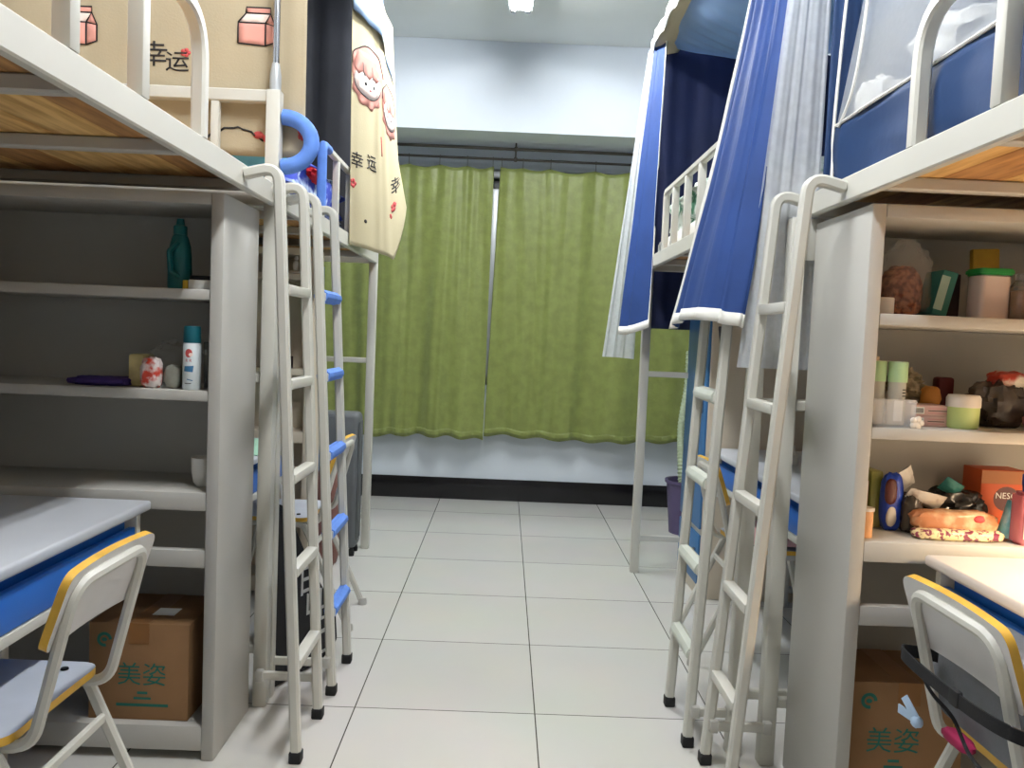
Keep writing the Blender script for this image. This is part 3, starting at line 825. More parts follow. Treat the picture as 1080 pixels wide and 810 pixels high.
bm = BM(); sheet(bm, drape([(1.20, -.652, 2.82), (1.65, -.652, 2.82), (2.13, -.652, 2.82)], [(1.22, -.652, 1.33), (1.65, -.652, 1.33), (2.13, -.652, 1.33)], 5, .008, (0, 1, 0), .3, 1.), 60, 30)
tag(obj('bed_curtain', bm, M['navy'], ang=180, solid=.0014), 'dark navy curtain closing the window end of the right far bed', 'bed curtain', 'blue curtains of the right far bed')
bm = BM(); sheet(bm, drape([(2.150, -.68, 2.80), (2.150, -1.6, 2.80), (2.150, -2.6, 2.80)], [(2.150, -.68, 1.45), (2.150, -1.6, 1.45), (2.150, -2.6, 1.45)], 7, .004, (1, 0, 0), .3, 1.), 60, 20)
tag(obj('bed_curtain', bm, M['navy'], ang=180, solid=.0014), 'navy curtain along the wall side of the right far bed', 'bed curtain', 'blue curtains of the right far bed')
def panel(label, f, lace_f, loc, trims, cols):
    t = thing('bed_curtain', label, 'bed curtain', loc, 'blue curtains of the right far bed')
    bm = BM(); sheet(bm, f, cols, 50); obj('blue_panel', bm, M['royal'], t, ang=180, solid=.0016)
    for (a, b, c, d, tw) in trims:
        g = lifted(f, 1, 1, tw, .003)
        bm = BM(); sheet(bm, lambda u, v: g(u, 1 - v), max(2, int((b - a) * cols)), max(2, int((d - c) * 50)), u0=a, u1=b, v0=c, v1=d)
        obj('trim', bm, M['white_trim'], t, ang=180, solid=.002)
    bm = BM(); sheet(bm, lace_f, 50, 40); obj('lace_layer', bm, M['lace'], t, ang=180)
fP = drape([(1.165, -.72, 2.80), (1.19, -.76, 2.80), (1.205, -.84, 2.80)], [(1.045, -.74, 1.29), (1.10, -.84, 1.295), (1.165, -.95, 1.33)], 1.5, .010, (.7, -.7, 0), .3, 1.)
lP = drape([(1.16, -.58, 2.82), (1.165, -.64, 2.82), (1.165, -.71, 2.82)], [(.988, -.58, 1.165), (1.07, -.63, 1.165), (1.15, -.68, 1.16)], 4, .009, (.3, -.9, 0), .5, 2.)
panel('narrow blue curtain with white lace at the window corner of the right far bed', fP, lP, (1.1, -.75, 1.17), [(.93, 1., 0., 1., (-.7, -.7, 0)), (0., 1., .972, 1., (-.7, -.7, 0))], 24)
fQ = drape([(1.262, -2.28, 2.79), (1.255, -2.40, 2.79), (1.255, -2.50, 2.79), (1.265, -2.61, 2.79)], [(1.055, -2.08, 1.305), (1.045, -2.32, 1.33), (1.05, -2.60, 1.325), (1.15, -2.648, 1.305)], 4.5, .013, (1, -.5, 0), .4, 4., 1.35)
lQ = drape([(1.27, -2.6335, 2.80), (1.31, -2.6335, 2.80), (1.352, -2.6335, 2.80)], [(1.14, -2.6335, 1.19), (1.25, -2.6335, 1.19), (1.352, -2.6335, 1.19)], 4, .0022, (0, 1, 0), .4, 2.)
panel('wide blue curtain with white lace at the near end of the right far bed', fQ, lQ, (1.15, -2.35, 1.2), [(0., .05, 0., 1., (-1, -.5, 0)), (0., 1., .974, 1., (-1, -.5, 0))], 60)

bm = BM(); bx(bm, 1.235, 2.09, -2.58, -.73, 1.697, 1.79, .025); tag(obj('mattress', bm, M['white_cloth']), 'white mattress behind the guard rail of the right far bed', 'mattress')
bm = BM(); lump(bm, (1.55, -1.45, 1.87), (.30, .66, .105), 4.5, .16, 4, 44, 20, seed=14., flat=1.792); tag(obj('quilt', bm, M['quilt_green']), 'green leaf patterned quilt on the right far bed', 'quilt')

# ---------------------------------------------------------------- right near bed: mosquito net tent
net = thing('mosquito_net', 'white mosquito net tent with navy base on the right near bed', 'mosquito net', (1.8, -3.6, 1.7))
x0, x1, ya, yb, zz = 1.362, 2.215, -4.55, -2.705, 1.885
bm = BM()
def loopz(u, v, z0, z1, inset=0.):
    per = [(x0, yb), (x1, yb), (x1, ya), (x0, ya), (x0, yb)]
    k = min(3, int(u * 4)); t = u * 4 - k
    a, b = V((*per[k], 0)), V((*per[k + 1], 0)); p = a.lerp(b, t)
    cx, cy = (x0 + x1) / 2, (ya + yb) / 2
    n = V((p.x - cx, p.y - cy, 0)); n = V((math.copysign(1, n.x) if k % 2 else 0, 0 if k % 2 else math.copysign(1, n.y), 0))
    w = .009 * math.sin(u * 70) * math.sin(PI * v) + .006 * mnoise.noise(V((p.x * 5, p.y * 5, v * 3)))
    return V((lerp(p.x, cx, inset * v), lerp(p.y, cy, inset * v * .5), lerp(z0, z1, v))) + n * w
sheet(bm, lambda u, v: loopz(u, v, 1.697, zz) + V((0, 0, 0)), 160, 8)
obj('base_band', bm, M['tent_blue'], net, ang=180, solid=.003)
bm = BM(); sheet(bm, lambda u, v: loopz(u, v, zz, 2.95, .30), 160, 24); obj('net_wall', bm, M['net'], net, ang=180)
bm = BM(); tube(bm, [loopz(k / 80, 0, zz, zz + 1) + V((-.004, 0, 0)) for k in range(81)], .0045, 6); obj('zip_tape', bm, M['white_trim'], net)
cz = [(x0 - .012, yb - .02, 1.72), (x0 - .006, yb - .004, 1.80), (x0 - .006, yb + .002, 1.90), (x0 + .006, yb - .01, 2.3), (x0 + .04, yb - .03, 2.9)]
bm = BM(); tube(bm, [chain(cz, k / 24) for k in range(25)], .0045, 6); obj('corner_piping', bm, M['white_trim'], net)
cz = [(x0 - .006, yb - .03, 1.875), (x0 - .004, yb - .10, 1.95), (x0 + .004, yb - .13, 2.1), (x0 + .02, yb - .12, 2.35), (x0 + .05, yb - .08, 2.9)]
bm = BM(); tube(bm, [chain(cz, k / 24) for k in range(25)], .0045, 6); obj('door_piping', bm, M['white_trim'], net)
bm = BM(); sheet(bm, lambda u, v: V((lerp(x0 - .022, x0 + .055, u), yb + .016 + .004 * math.sin(u * 9), lerp(1.70, 2.95, v))), 6, 20); obj('corner_panel', bm, M['tent_blue'], net, ang=180, solid=.003)
bm = BM(); bx(bm, 1.385, 2.19, -4.5, -2.74, 1.697, 1.86, .03); tag(obj('mattress', bm, M['tent_blue']), 'thick navy mattress inside the white mosquito net', 'mattress')
bm = BM(); lump(bm, (1.445, -2.80, 1.92), (.058, .055, .066), 4.2, .26, 3, 28, 16, seed=21., flat=1.862, rz=.3); tag(obj('pillow', bm, M['white_cloth']), 'small white pillow nearest the zip corner inside the mosquito net', 'pillow')
bm = BM(); lump(bm, (1.66, -2.97, 1.98), (.19, .11, .125), 4.2, .22, 3, 36, 18, seed=25., flat=1.862, rz=-.1); tag(obj('quilt', bm, M['white_cloth']), 'heaped white quilt inside the mosquito net', 'quilt')

# ---------------------------------------------------------------- lockers, extra shelf, floor things
M['locker_body'] = mat('cream_locker_steel', (216, 204, 184), 0.45, var=.03, vscale=3)
M['star'] = mat('white_sticker', (240, 240, 244), .5, var=.01)
def locker(label, xf, s, y0, y1):
    D = .55
    t = thing('locker', label, 'locker', (xf + s * D / 2, (y0 + y1) / 2, 0), 'blue door lockers')
    bm = BM(); bx(bm, xf + s * .012, xf + s * D, y0, y1, 0, 1.60, .004); obj('body', bm, M['locker_body'], t)
    for k, (z0, z1) in enumerate(((.345, 1.585), (.07, .315))):
        bm = BM(); bx(bm, xf, xf + s * .0118, y0 + .012, y1 - .012, z0, z1, .003); d = obj('door', bm, M['locker_blue'], t)
        if k == 0:
            for q in range(7):
                bm = BM(); yy = (y0 + y1) / 2 - .045 + q * .015
                bx(bm, xf - s * .0025, xf - s * .0002, yy - .003, yy + .003, .62, .78); obj('vent_slot', bm, M['screw'], d)
        bm = BM(); bx(bm, xf - s * .014, xf - s * .0002, y0 + .05, y0 + .075, (z0 + z1) / 2 - .05, (z0 + z1) / 2 + .05, .004); obj('handle', bm, M['chrome'], d)
    return t
lk = locker('cream locker with blue doors and a star sticker, under the right far bed', 1.44, 1, -1.13, -.675)
star = [((.022 if k % 2 == 0 else .009) * math.cos(PI / 2 + PI * k / 5), (.022 if k % 2 == 0 else .009) * math.sin(PI / 2 + PI * k / 5)) for k in range(10)]
bm = BM(); prism(bm, star, (1.4398, -.80, .30), (0, -1, 0), (0, 0, 1), (-.0012, 0, 0)); obj('star_sticker', bm, M['star'], lk)
locker('cream locker with blue doors under the left far bed', -.53, -1, -1.15, -.67)
storage('cream shelf unit with small trinkets under the left far bed', -.425, -1, -1.345, -1.165, 'tall grey steel shelves', .80, ((1.47, 1.498), (1.036, 1.065)), M['locker_body'])

M['purple'] = mat('purple_plastic', (86, 76, 112), .45, var=.05)
bk = thing('trash_bucket', 'purple plastic bucket on the floor by the window wall', 'bucket', (1.70, .26, 0))
bm = BM(); lathe(bm, [(0, .004), (.105, .004), (.108, 0), (.138, .33), (.150, .335), (.150, .355), (.134, .352), (.100, .012), (0, .012)], 1.70, .26, 28); obj('body', bm, M['purple'], bk)
M['hose'] = mat('pale_green_hose', (176, 190, 160), .55, var=.05)
hp = [V((1.66, .26, .30)), V((1.665, .36, .50)), V((1.70, .55, .70)), V((1.78, .78, .95)), V((1.80, .86, 1.20))]
hs = [chain(hp, k / 160) for k in range(161)]
bm = BM(); tube(bm, hs, [.021 + .004 * math.sin(k * 1.57) for k in range(161)], 12)
tag(obj('drain_hose', bm, M['hose']), 'pale green corrugated hose hanging from the window into the bucket', 'hose')

M['suitcase'] = mat('dark_grey_suitcase', (98, 102, 104), .5, var=.08, vscale=12)
su = thing('suitcase', 'dark grey upright suitcase beside the left locker near the window', 'suitcase', (-.47, -.545, 0))
bm = BM(); bx(bm, -.615, -.335, -.62, -.475, .04, .80, .03, seg=3); obj('shell', bm, M['suitcase'], su)
for yy in (-.60, -.555, -.51):
    bm = BM(); bx(bm, -.336, -.331, yy - .006, yy + .006, .09, .75, .002); obj('rib', bm, M['suitcase'], su)
for x in (-.59, -.36):
    for y in (-.60, -.495):
        bm = BM(); lathe(bm, [(0, 0), (.016, 0), (.018, .02), (.012, .041), (0, .041)], x, y, 12); obj('wheel', bm, M['rubber'], su)

bm = BM(); lump(bm, (-.515, -.90, .72), (.012, .055, .085), 3, .2, 3, 20, 12, seed=31.)
tube(bm, [(-.512, -.92, .79), (-.512, -.91, .87), (-.512, -.89, .87), (-.512, -.88, .79)], .004, 6)
tag(obj('cloth_pouch', bm, M['black']), 'small black pouch hanging on the left locker door', 'pouch')

# tote bag with white lettering
tt = thing('tote_bag', 'black tote bag with white lettering leaning by the left ladders', 'bag', (-.235, -2.14, 0))
ux = V((.16, .36, 0)).normalized(); ox = V((-.318, -2.27, 0)); nx = V((ux.y, -ux.x, 0))
bm = BM()
ol = [(-.03, .0), (.26, .0), (.36, .05), (.345, .17), (.17, .41), (.05, .62), (-.02, .66)]
ol = [(v.x, v.y) for v in fillet([(x, y, 0) for x, y in ol], .03, 4, closed=True)]
prism(bm, ol, ox - nx * .025, ux, (0, 0, 1), nx * .05, 0, .010)
tx = text2d('日山巴工', .115)
ca, sa = math.cos(-1.02), math.sin(-1.02)
g = flat(ox + nx * .026, ux, (0, 0, 1), .0)
vs = [(x * 1.0, y) for x, y in tx[0]]
# upright column of letters, following the slanted edge of the bag
cols = ['日', '山', '巴', '工']
for k, ch in enumerate(cols):
    vs, fs = text2d(ch, .12)
    for ox_, oy_ in ((0, 0), (.004, 0), (0, .004)):
        decal(bm, ([(x * .9 + .35 * -y * 0 + .25 * x * 0, y) for x, y in vs], fs), lambda x, y: g(x, y), 1, .05, .155 + .042 * k + ox_, .335 - .088 * k + oy_, 1.0)
obj('body', bm, [M['black'], M['paper']], tt, ang=50)
bm = BM(); tube(bm, fillet([ox + ux * .0 + V((0, 0, .64)), ox + ux * .02 + V((0, 0, .74)), ox + ux * .05 + V((0, 0, .60))], .02, 4), .005, 6); obj('strap', bm, M['paper'], tt, label='pale cord strap')

# ---------------------------------------------------------------- cartons
def carton(label, x0, x1, y0, y1, z0, z1, light=False):
    t = thing('cardboard_box', label, 'box', ((x0 + x1) / 2, (y0 + y1) / 2, z0), 'brown cartons at the foot of the shelves')
    bm = BM(); bx(bm, x0, x1, y0, y1, z0, z1, .003)
    w, h = x1 - x0, z1 - z0
    g = flat(((x0 + x1) / 2, y0, (z0 + z1) / 2), (1, 0, 0), (0, 0, 1), .0008)
    q = text2d('美姿', .072)
    decal(bm, q, g, 1, .2, .01 if light else -.035, -.012)
    for zz, ww, hh in ((-.062, .03, .008), (-.078, .05, .007), (-.098, .15, .009)):
        decal(bm, poly2d([(-ww / 2, -hh / 2), (ww / 2, -hh / 2), (ww / 2, hh / 2), (-ww / 2, hh / 2)]), g, 1, .2, .012 if light else -.03, zz)
    em = [(.017 * math.cos(a), .017 * math.sin(a)) for a in [2 * PI * k / 24 for k in range(20)]]
    decal(bm, stroke2d(em, .009), g, 1, .2, -w / 2 + .045, h / 2 - .05)
    decal(bm, ell2d(0, 0, .008, .006), g, 1, .2, -w / 2 + .045, h / 2 - .05)
    obj('body', bm, [M['cardboard'], M['green_ink']], t)
    bm = BM(); bx(bm, (x0 + x1) / 2 - .03, (x0 + x1) / 2 + .03, y0 - .0006, y1, z1, z1 + .0008); bx(bm, (x0 + x1) / 2 - .03, (x0 + x1) / 2 + .03, y0 - .001, y0 - .0002, z1 - .06, z1 + .0008)
    obj('packing_tape', bm, M['tape'], t)
    if light:
        bm = BM(); bx(bm, x0 + .15, x0 + .215, y0 + .07, y0 + .13, z1 + .0009, z1 + .0016); obj('paper_label', bm, M['paper'], t)
carton('brown carton with green print in the foot of the left shelf unit', -.712, -.425, -.0 - 2.735, -2.475, .1005, .385, True)
carton('brown carton with green print in the foot of the right shelf unit', 1.392, 1.69, -2.975, -2.745, .1005, .395)

# ---------------------------------------------------------------- left shelf things
M['teal'] = mat('teal_bottle_plastic', (26, 112, 116), .3, var=.06)
b = thing('detergent_bottle', 'teal bottle with side handle on the top left shelf board', 'bottle', (-.50, -2.66, 1.348))
bm = BM(); lathe(bm, [(0, 0), (.032, 0), (.034, .006), (.034, .05), (.033, .09), (.030, .125), (.023, .15), (.018, .158), (0, .16)], -.50, -2.66, 24, cz=1.3485, ey=.8)
obj('body', bm, M['teal'], b)
bm = BM(); lathe(bm, [(0, .158), (.019, .158), (.019, .182), (.012, .186), (.010, .203), (0, .204)], -.50, -2.66, 18, cz=1.3485); obj('cap', bm, M['teal'], b)
bm = BM(); tube(bm, fillet([(-.492, -2.683, 1.385), (-.512, -2.697, 1.40), (-.516, -2.697, 1.455), (-.498, -2.680, 1.482)], .012, 4), .0075, 8); obj('handle', bm, M['teal'], b)
M['yellow'] = mat('yellow_card', (224, 186, 60), .6)
t = thing('booklet', 'white booklet with yellow spine beside the teal bottle', 'booklet', (-.42, -2.68, 1.348))
bm = BM(); bx(bm, -.452, -.381, -2.72, -2.60, 1.3485, 1.376, .003); obj('pages', bm, M['paper'], t)
bm = BM(); bx(bm, -.468, -.453, -2.72, -2.60, 1.3485, 1.374, .003); obj('spine', bm, M['yellow'], t)
bm = BM(); bx(bm, -.450, -.379, -2.715, -2.61, 1.3765, 1.3885, .002, mtx=None); obj('cover', bm, M['screw'], t)
M['violet'] = mat('purple_cloth', (64, 44, 116), .8, var=.15, vscale=14, bump=.2, bscale=40)
bm = BM(); lump(bm, (-.705, -2.68, 1.077), (.088, .055, .013), 3.5, .2, 5, 32, 10, seed=41., flat=1.0655); tag(obj('folded_cloth', bm, M['violet']), 'folded purple cloth on the middle left shelf board', 'cloth')
M['cracker'] = mat('cream_cracker_pack', (214, 198, 140), .6, var=.12, vscale=30)
bm = BM(); bx(bm, -.628, -.583, -2.70, -2.62, 1.0655, 1.158, .008); tag(obj('biscuit_pack', bm, M['cracker']), 'cream biscuit pack at the left of the plastic bag', 'biscuit pack')
M['redpack'] = mat('red_white_wrapper', (206, 70, 52), .35, var=.0, vscale=34, col2=(226, 214, 210), ramp=(.42, .54))
bm = BM(); lump(bm, (-.548, -2.725, 1.108), (.029, .02, .044), 3, .16, 4, 24, 14, seed=43., flat=1.0655); tag(obj('snack_packet', bm, M['redpack']), 'clear packet with red contents in front of the plastic bag', 'packet')
M['clear_bag'] = mat('clear_plastic_bag', (214, 214, 210), .15, var=.05, alpha=.16, spec=.7, bump=.5, bscale=30)
bm = BM(); lump(bm, (-.535, -2.61, 1.127), (.075, .06, .068), 2.4, .25, 3, 32, 18, seed=45., flat=1.0655); tag(obj('plastic_bag', bm, M['clear_bag']), 'crumpled clear plastic bag behind the snack packet', 'plastic bag')
M['greyjar'] = mat('grey_wrapped_jar', (150, 150, 138), .3, var=.2, vscale=20)
bm = BM(); lump(bm, (-.492, -2.71, 1.098), (.024, .024, .034), 2.6, .12, 4, 22, 12, seed=47., flat=1.0655); tag(obj('wrapped_jar', bm, M['greyjar']), 'small grey wrapped jar between red packet and spray can', 'jar')
M['can_white'] = mat('white_can', (222, 230, 232), .3, var=.02)
M['can_cap'] = mat('teal_can_cap', (20, 92, 104), .3)
M['can_blue'] = mat('blue_can_print', (66, 120, 160), .4)
sp = thing('spray_can', 'white spray can with teal cap and red print on the left shelf', 'spray can', (-.433, -2.73, 1.0655))
bm = BM(); r = .0245
lathe(bm, [(0, 0), (r - .002, 0), (r, .003), (r, .128), (r - .003, .132), (0, .132)], -.433, -2.73, 28, cz=1.066)
def onc(cx, cy, r, z): return lambda x, y: V((cx + r * math.sin(x / r), cy - r * math.cos(x / r), z + y))
g = onc(-.433, -2.73, r + .0004, 1.066)
decal(bm, ell2d(.0, .103, .010, .012), g, 1, .006); decal(bm, ell2d(.006, .099, .006, .005), g, 2, .006)
decal(bm, text2d('R R', .012), g, 1, .006, 0, .082)
decal(bm, poly2d([(-.014, .052), (.012, .050), (.014, .068), (-.012, .066)]), g, 3, .006)
decal(bm, stroke2d([(-.004, .030), (.004, .028), (.012, .026)], .0025), g, 3, .006); decal(bm, stroke2d([(-.010, .018), (.0, .018), (.008, .018)], .002), g, 4, .006)
obj('can', bm, [M['can_white'], M['red_print'], M['skin'], M['can_blue'], M['black_ink']], sp)
bm = BM(); lathe(bm, [(0, .132), (.0235, .132), (.0245, .136), (.0225, .176), (.021, .179), (0, .179)], -.433, -2.73, 28, cz=1.066); obj('cap', bm, M['can_cap'], sp)
M['glass'] = mat('clear_glass', (226, 232, 232), .05, transm=.9, spec=.5, var=.01)
bm = BM(); lathe(bm, [(0, 0), (.017, 0), (.020, .135), (.0185, .135), (.0155, .005), (0, .005)], -.3985, -2.68, 22, cz=1.066); tag(obj('drinking_glass', bm, M['glass']), 'clear drinking glass between the spray can and shelf side', 'glass')
M['enamel'] = mat('white_enamel', (226, 224, 216), .3, var=.03)
bm = BM(); lathe(bm, [(0, 0), (.020, 0), (.030, .012), (.036, .045), (.037, .085), (.035, .085), (.033, .045), (.026, .014), (0, .012)], -.418, -2.66, 26, cz=.7775); tag(obj('bowl', bm, M['enamel']), 'white bowl on the deep lower board of the left shelf', 'bowl')

# ---------------------------------------------------------------- right shelf: top board (z 1.348)
Z1, Z2, Z3 = 1.3485, 1.0655, .7775
M['ceram'] = mat('white_ceramic', (232, 226, 216), .35, var=.02)
bm = BM(); lathe(bm, [(0, 0), (.024, 0), (.026, .004), (.026, .041), (.024, .043), (.022, .040), (.021, .006), (0, .006)], 1.412, -2.955, 24, cz=Z1); tag(obj('cup', bm, M['ceram']), 'small white cup at the inner end of the top right shelf', 'cup')
M['nuts'] = mat('brown_nuts', (104, 48, 34), .6, var=.0, vscale=60, col2=(176, 112, 82), ramp=(.4, .6), bump=.5, bscale=60)
nb = thing('nut_bag', 'clear bag of brown nuts on the top right shelf', 'bag', (1.49, -2.89, Z1))
bm = BM(); lump(bm, (1.49, -2.88, 1.41), (.052, .032, .07), 2.8, .12, 4, 28, 16, seed=51., flat=Z1); obj('nuts', bm, M['nuts'], nb)
bm = BM(); lump(bm, (1.50, -2.88, 1.445), (.064, .038, .10), 2.6, .22, 3, 30, 18, seed=53., flat=Z1); obj('clear_bag', bm, M['clear_bag'], nb)
M['teal_card'] = mat('teal_box', (56, 128, 122), .5, var=.04); M['pale_teal'] = mat('pale_teal_label', (176, 208, 196), .5)
t = thing('teal_box', 'teal box leaning beside the nut bag', 'box', (1.58, -2.87, Z1))
mt = Matrix.Translation((1.575, -2.87, Z1)) @ Matrix.Rotation(.22, 4, 'Y')
bm = BM(); bx(bm, -.018, .022, -.045, .045, .005, .125, .003, mtx=mt); obj('body', bm, M['teal_card'], t)
bm = BM(); bx(bm, -.019, .004, -.0458, -.0451, .02, .11, 0, mtx=mt); obj('label_panel', bm, M['pale_teal'], t)
M['darkbox'] = mat('dark_box', (48, 34, 40), .5, var=.2, vscale=20)
bm = BM(); bx(bm, 1.612, 1.650, -2.88, -2.80, Z1, Z1 + .118, .003); tag(obj('small_box', bm, M['darkbox']), 'dark maroon box behind the green lidded tub', 'box')
M['tubw'] = mat('white_tub', (224, 206, 198), .45, var=.04); M['lid_green'] = mat('green_lid', (36, 146, 70), .4)
t = thing('food_tub', 'white tub with a green lid on the top right shelf', 'tub', (1.70, -2.92, Z1))
bm = BM(); prism(bm, rrect(.078, .07, .014), (1.698, -2.925, Z1), (1, 0, 0), (0, 1, 0), (0, 0, .112), 0, .003); obj('body', bm, M['tubw'], t)
bm = BM(); prism(bm, rrect(.092, .084, .018), (1.698, -2.925, Z1 + .1122), (1, 0, 0), (0, 1, 0), (0, 0, .017), 0, .004); obj('lid', bm, M['lid_green'], t)
M['mustard'] = mat('mustard_packet', (188, 150, 44), .5, var=.1, vscale=20)
bm = BM(); mt = Matrix.Translation((1.765, -2.80, Z1 + .003)) @ Matrix.Rotation(-.06, 4, 'Y')
bx(bm, -.038, .038, -.010, .010, 0, .195, .006, mtx=mt); tag(obj('tea_packet', bm, M['mustard']), 'tall mustard yellow packet standing behind the tub', 'packet')
M['jarfill'] = mat('tan_jar_contents', (196, 142, 92), .6, var=.15, vscale=40)
for k, (x, y, lab) in enumerate(((1.765, -2.965, 'glass jar of tan powder right of the green lidded tub'), (1.838, -2.95, 'second glass jar of tan powder nearer the right wall'))):
    t = thing('glass_jar', lab, 'jar', (x, y, Z1), 'glass jars on the top right shelf')
    bm = BM(); lathe(bm, [(0, 0), (.028, 0), (.03, .004), (.03, .072), (0, .072)], x, y, 22, cz=Z1); obj('contents', bm, M['jarfill'], t)
    bm = BM(); lathe(bm, [(.0305, .0), (.0315, .004), (.0315, .085), (.022, .10), (.0205, .10), (.0303, .083)], x, y, 22, cz=Z1); obj('glass', bm, M['glass'], t)
    bm = BM(); lathe(bm, [(0, .1), (.023, .1), (.023, .116), (0, .116)], x, y, 22, cz=Z1); obj('lid', bm, M['glass'], t)

# middle board (z 1.065)
M['mint'] = mat('mint_green_cap', (176, 212, 164), .35, var=.03); M['frost'] = mat('frosted_bottle', (216, 216, 206), .2, alpha=.72, var=.03)
M['acryl'] = mat('clear_acrylic', (236, 238, 240), .08, alpha=.28, spec=.7, var=.01)
hd = thing('acrylic_organizer', 'clear acrylic organizer holding two green capped bottles', 'organizer', (1.43, -2.97, Z2))
for nm, q in (('front_wall', (1.378, 1.487, -3.012, -3.009, Z2 + .004, Z2 + .07)), ('back_wall', (1.378, 1.487, -2.925, -2.922, Z2 + .004, Z2 + .085)),
              ('side_wall', (1.378, 1.381, -3.009, -2.925, Z2 + .004, Z2 + .07)), ('side_wall', (1.484, 1.487, -3.009, -2.925, Z2 + .004, Z2 + .07)), ('base', (1.378, 1.487, -3.012, -2.922, Z2, Z2 + .004))):
    bm = BM(); bx(bm, *q); obj(nm, bm, M['acryl'], hd)
for x, y, lab in ((1.408, -2.955, 'left green capped clear bottle in the acrylic organizer'), (1.455, -2.97, 'right green capped clear bottle in the acrylic organizer')):
    t = thing('lotion_bottle', lab, 'bottle', (x, y, Z2 + .004), 'green capped bottles')
    bm = BM(); lathe(bm, [(0, 0), (.020, 0), (.0215, .003), (.0215, .108), (0, .108)], x, y, 22, cz=Z2 + .0045)
    g = onc(x, y, .0219, Z2)
    if x > 1.43:
        decal(bm, poly2d([(-.014, .014), (.008, .014), (.008, .066), (-.014, .066)]), g, 1, .006)
        for zz in (.078, .086, .094): decal(bm, stroke2d([(.004, zz), (.016, zz)], .003), g, 2, .006)
    obj('bottle', bm, [M['frost'], M['paper'], M['black_ink']], t)
    bm = BM(); lathe(bm, [(0, .108), (.0235, .108), (.0235, .158), (.022, .160), (0, .160)], x, y, 22, cz=Z2 + .0045); obj('cap', bm, M['mint'], t)
M['tan'] = mat('tan_tube', (206, 180, 150), .5); M['rose'] = mat('rose_plastic', (214, 150, 146), .5, var=.05)
t = thing('cosmetic_bottle', 'slim bottle with tan cap behind the green capped bottles', 'bottle', (1.432, -2.87, Z2))
bm = BM(); lathe(bm, [(0, 0), (.017, 0), (.017, .13), (0, .13)], 1.432, -2.87, 18, cz=Z2); obj('bottle', bm, M['rose'], t)
bm = BM(); lathe(bm, [(0, .13), (.018, .13), (.018, .175), (0, .175)], 1.432, -2.87, 18, cz=Z2); obj('cap', bm, M['tan'], t)
for k, (w, lab) in enumerate(((.098, 'lower small pink box with barcode sticker under another'), (.107, 'upper small pink box with barcode sticker under the flowers'))):
    M['pinkbox'] = M.get('pinkbox') or mat('pink_carton', (214, 178, 170), .55, var=.05)
    z0 = Z2 + k * .0275
    t = thing('cosmetic_box', lab, 'box', (1.555, -2.91, z0), 'stacked small pink boxes')
    bm = BM(); bx(bm, 1.505, 1.505 + w, -2.95, -2.85, z0, z0 + .027, .0015)
    g = flat((1.505, -2.95, z0 + .0135), (1, 0, 0), (0, 0, 1), .0006)
    decal(bm, poly2d([(.005, -.009), (.035, -.009), (.035, .009), (.005, .009)]), g, 1, .2)
    for q in range(9): decal(bm, poly2d([(.008 + q * .0028, -.006), (.0095 + q * .0028, -.006), (.0095 + q * .0028, .006), (.008 + q * .0028, .006)]), lambda x, y: g(x, y) + V((0, -.0004, 0)), 2, .2)
    for q in range(3): decal(bm, stroke2d([(.045, -.006 + q * .006), (w - .01, -.006 + q * .006)], .0018), g, 2 if q == 1 else 3, .2)
    obj('carton', bm, [M['pinkbox'], M['paper'], M['black_ink'], M['rose']], t)
M['plush'] = mat('grey_green_dried_flowers', (120, 108, 84), .9, var=.0, vscale=40, col2=(186, 170, 140), ramp=(.4, .6))
bm = BM(); lump(bm, (1.555, -2.80, Z2 + .085), (.05, .034, .052), 2.2, .5, 4.5, 40, 26, seed=61.); lump(bm, (1.53, -2.80, Z2 + .03), (.012, .012, .032), 2.4, .1, 3, 12, 8, seed=62., flat=Z2)
tag(obj('dried_flowers', bm, M['plush']), 'bunch of grey dried flowers behind the pink boxes', 'flowers')
M['orange'] = mat('orange_pouch', (206, 142, 64), .6, var=.1)
bm = BM(); lump(bm, (1.622, -2.81, Z2 + .066), (.03, .03, .034), 2.6, .15, 3, 24, 14, seed=63.); lump(bm, (1.622, -2.80, Z2 + .016), (.024, .03, .02), 3, .1, 3, 20, 10, seed=69., flat=Z2)
tag(obj('orange_pouch', bm, M['orange']), 'orange pouch between pink boxes and green jar', 'pouch')
M['maroon'] = mat('maroon_case', (92, 20, 26), .5)
bm = BM(); bx(bm, 1.655, 1.70, -2.80, -2.76, Z2, Z2 + .125, .008); tag(obj('small_case', bm, M['maroon']), 'dark red case behind the green cream jar', 'case')
M['lime'] = mat('light_green_jar', (190, 208, 132), .4, var=.04)
t = thing('cream_jar', 'light green cream jar with white lid', 'jar', (1.637, -2.955, Z2))
bm = BM(); lathe(bm, [(0, 0), (.034, 0), (.038, .006), (.039, .055), (0, .055)], 1.637, -2.955, 28, cz=Z2); obj('jar', bm, M['lime'], t)
bm = BM(); lathe(bm, [(0, .055), (.0405, .055), (.0405, .078), (.036, .086), (0, .087)], 1.637, -2.955, 28, cz=Z2); obj('lid', bm, M['ceram'], t)
M['smoke_bag'] = mat('dark_plastic_bag', (84, 76, 70), .25, var=.3, vscale=14, bump=.5, bscale=25)
bm = BM(); lump(bm, (1.775, -2.87, Z2 + .055), (.072, .055, .064), 2.4, .28, 3, 36, 20, seed=65., flat=Z2); tag(obj('dark_bag', bm, M['smoke_bag']), 'crumpled dark plastic bag right of the green jar', 'plastic bag')
M['redwhite'] = mat('red_white_wrapper_top', (176, 58, 40), .4, var=0., vscale=18, col2=(214, 206, 190), ramp=(.45, .58))
bm = BM(); lump(bm, (1.80, -2.87, Z2 + .128), (.05, .035, .022), 2.6, .2, 3, 26, 14, seed=66.); tag(obj('snack_packet', bm, M['redwhite']), 'red and white packet on top of the dark plastic bag', 'packet')
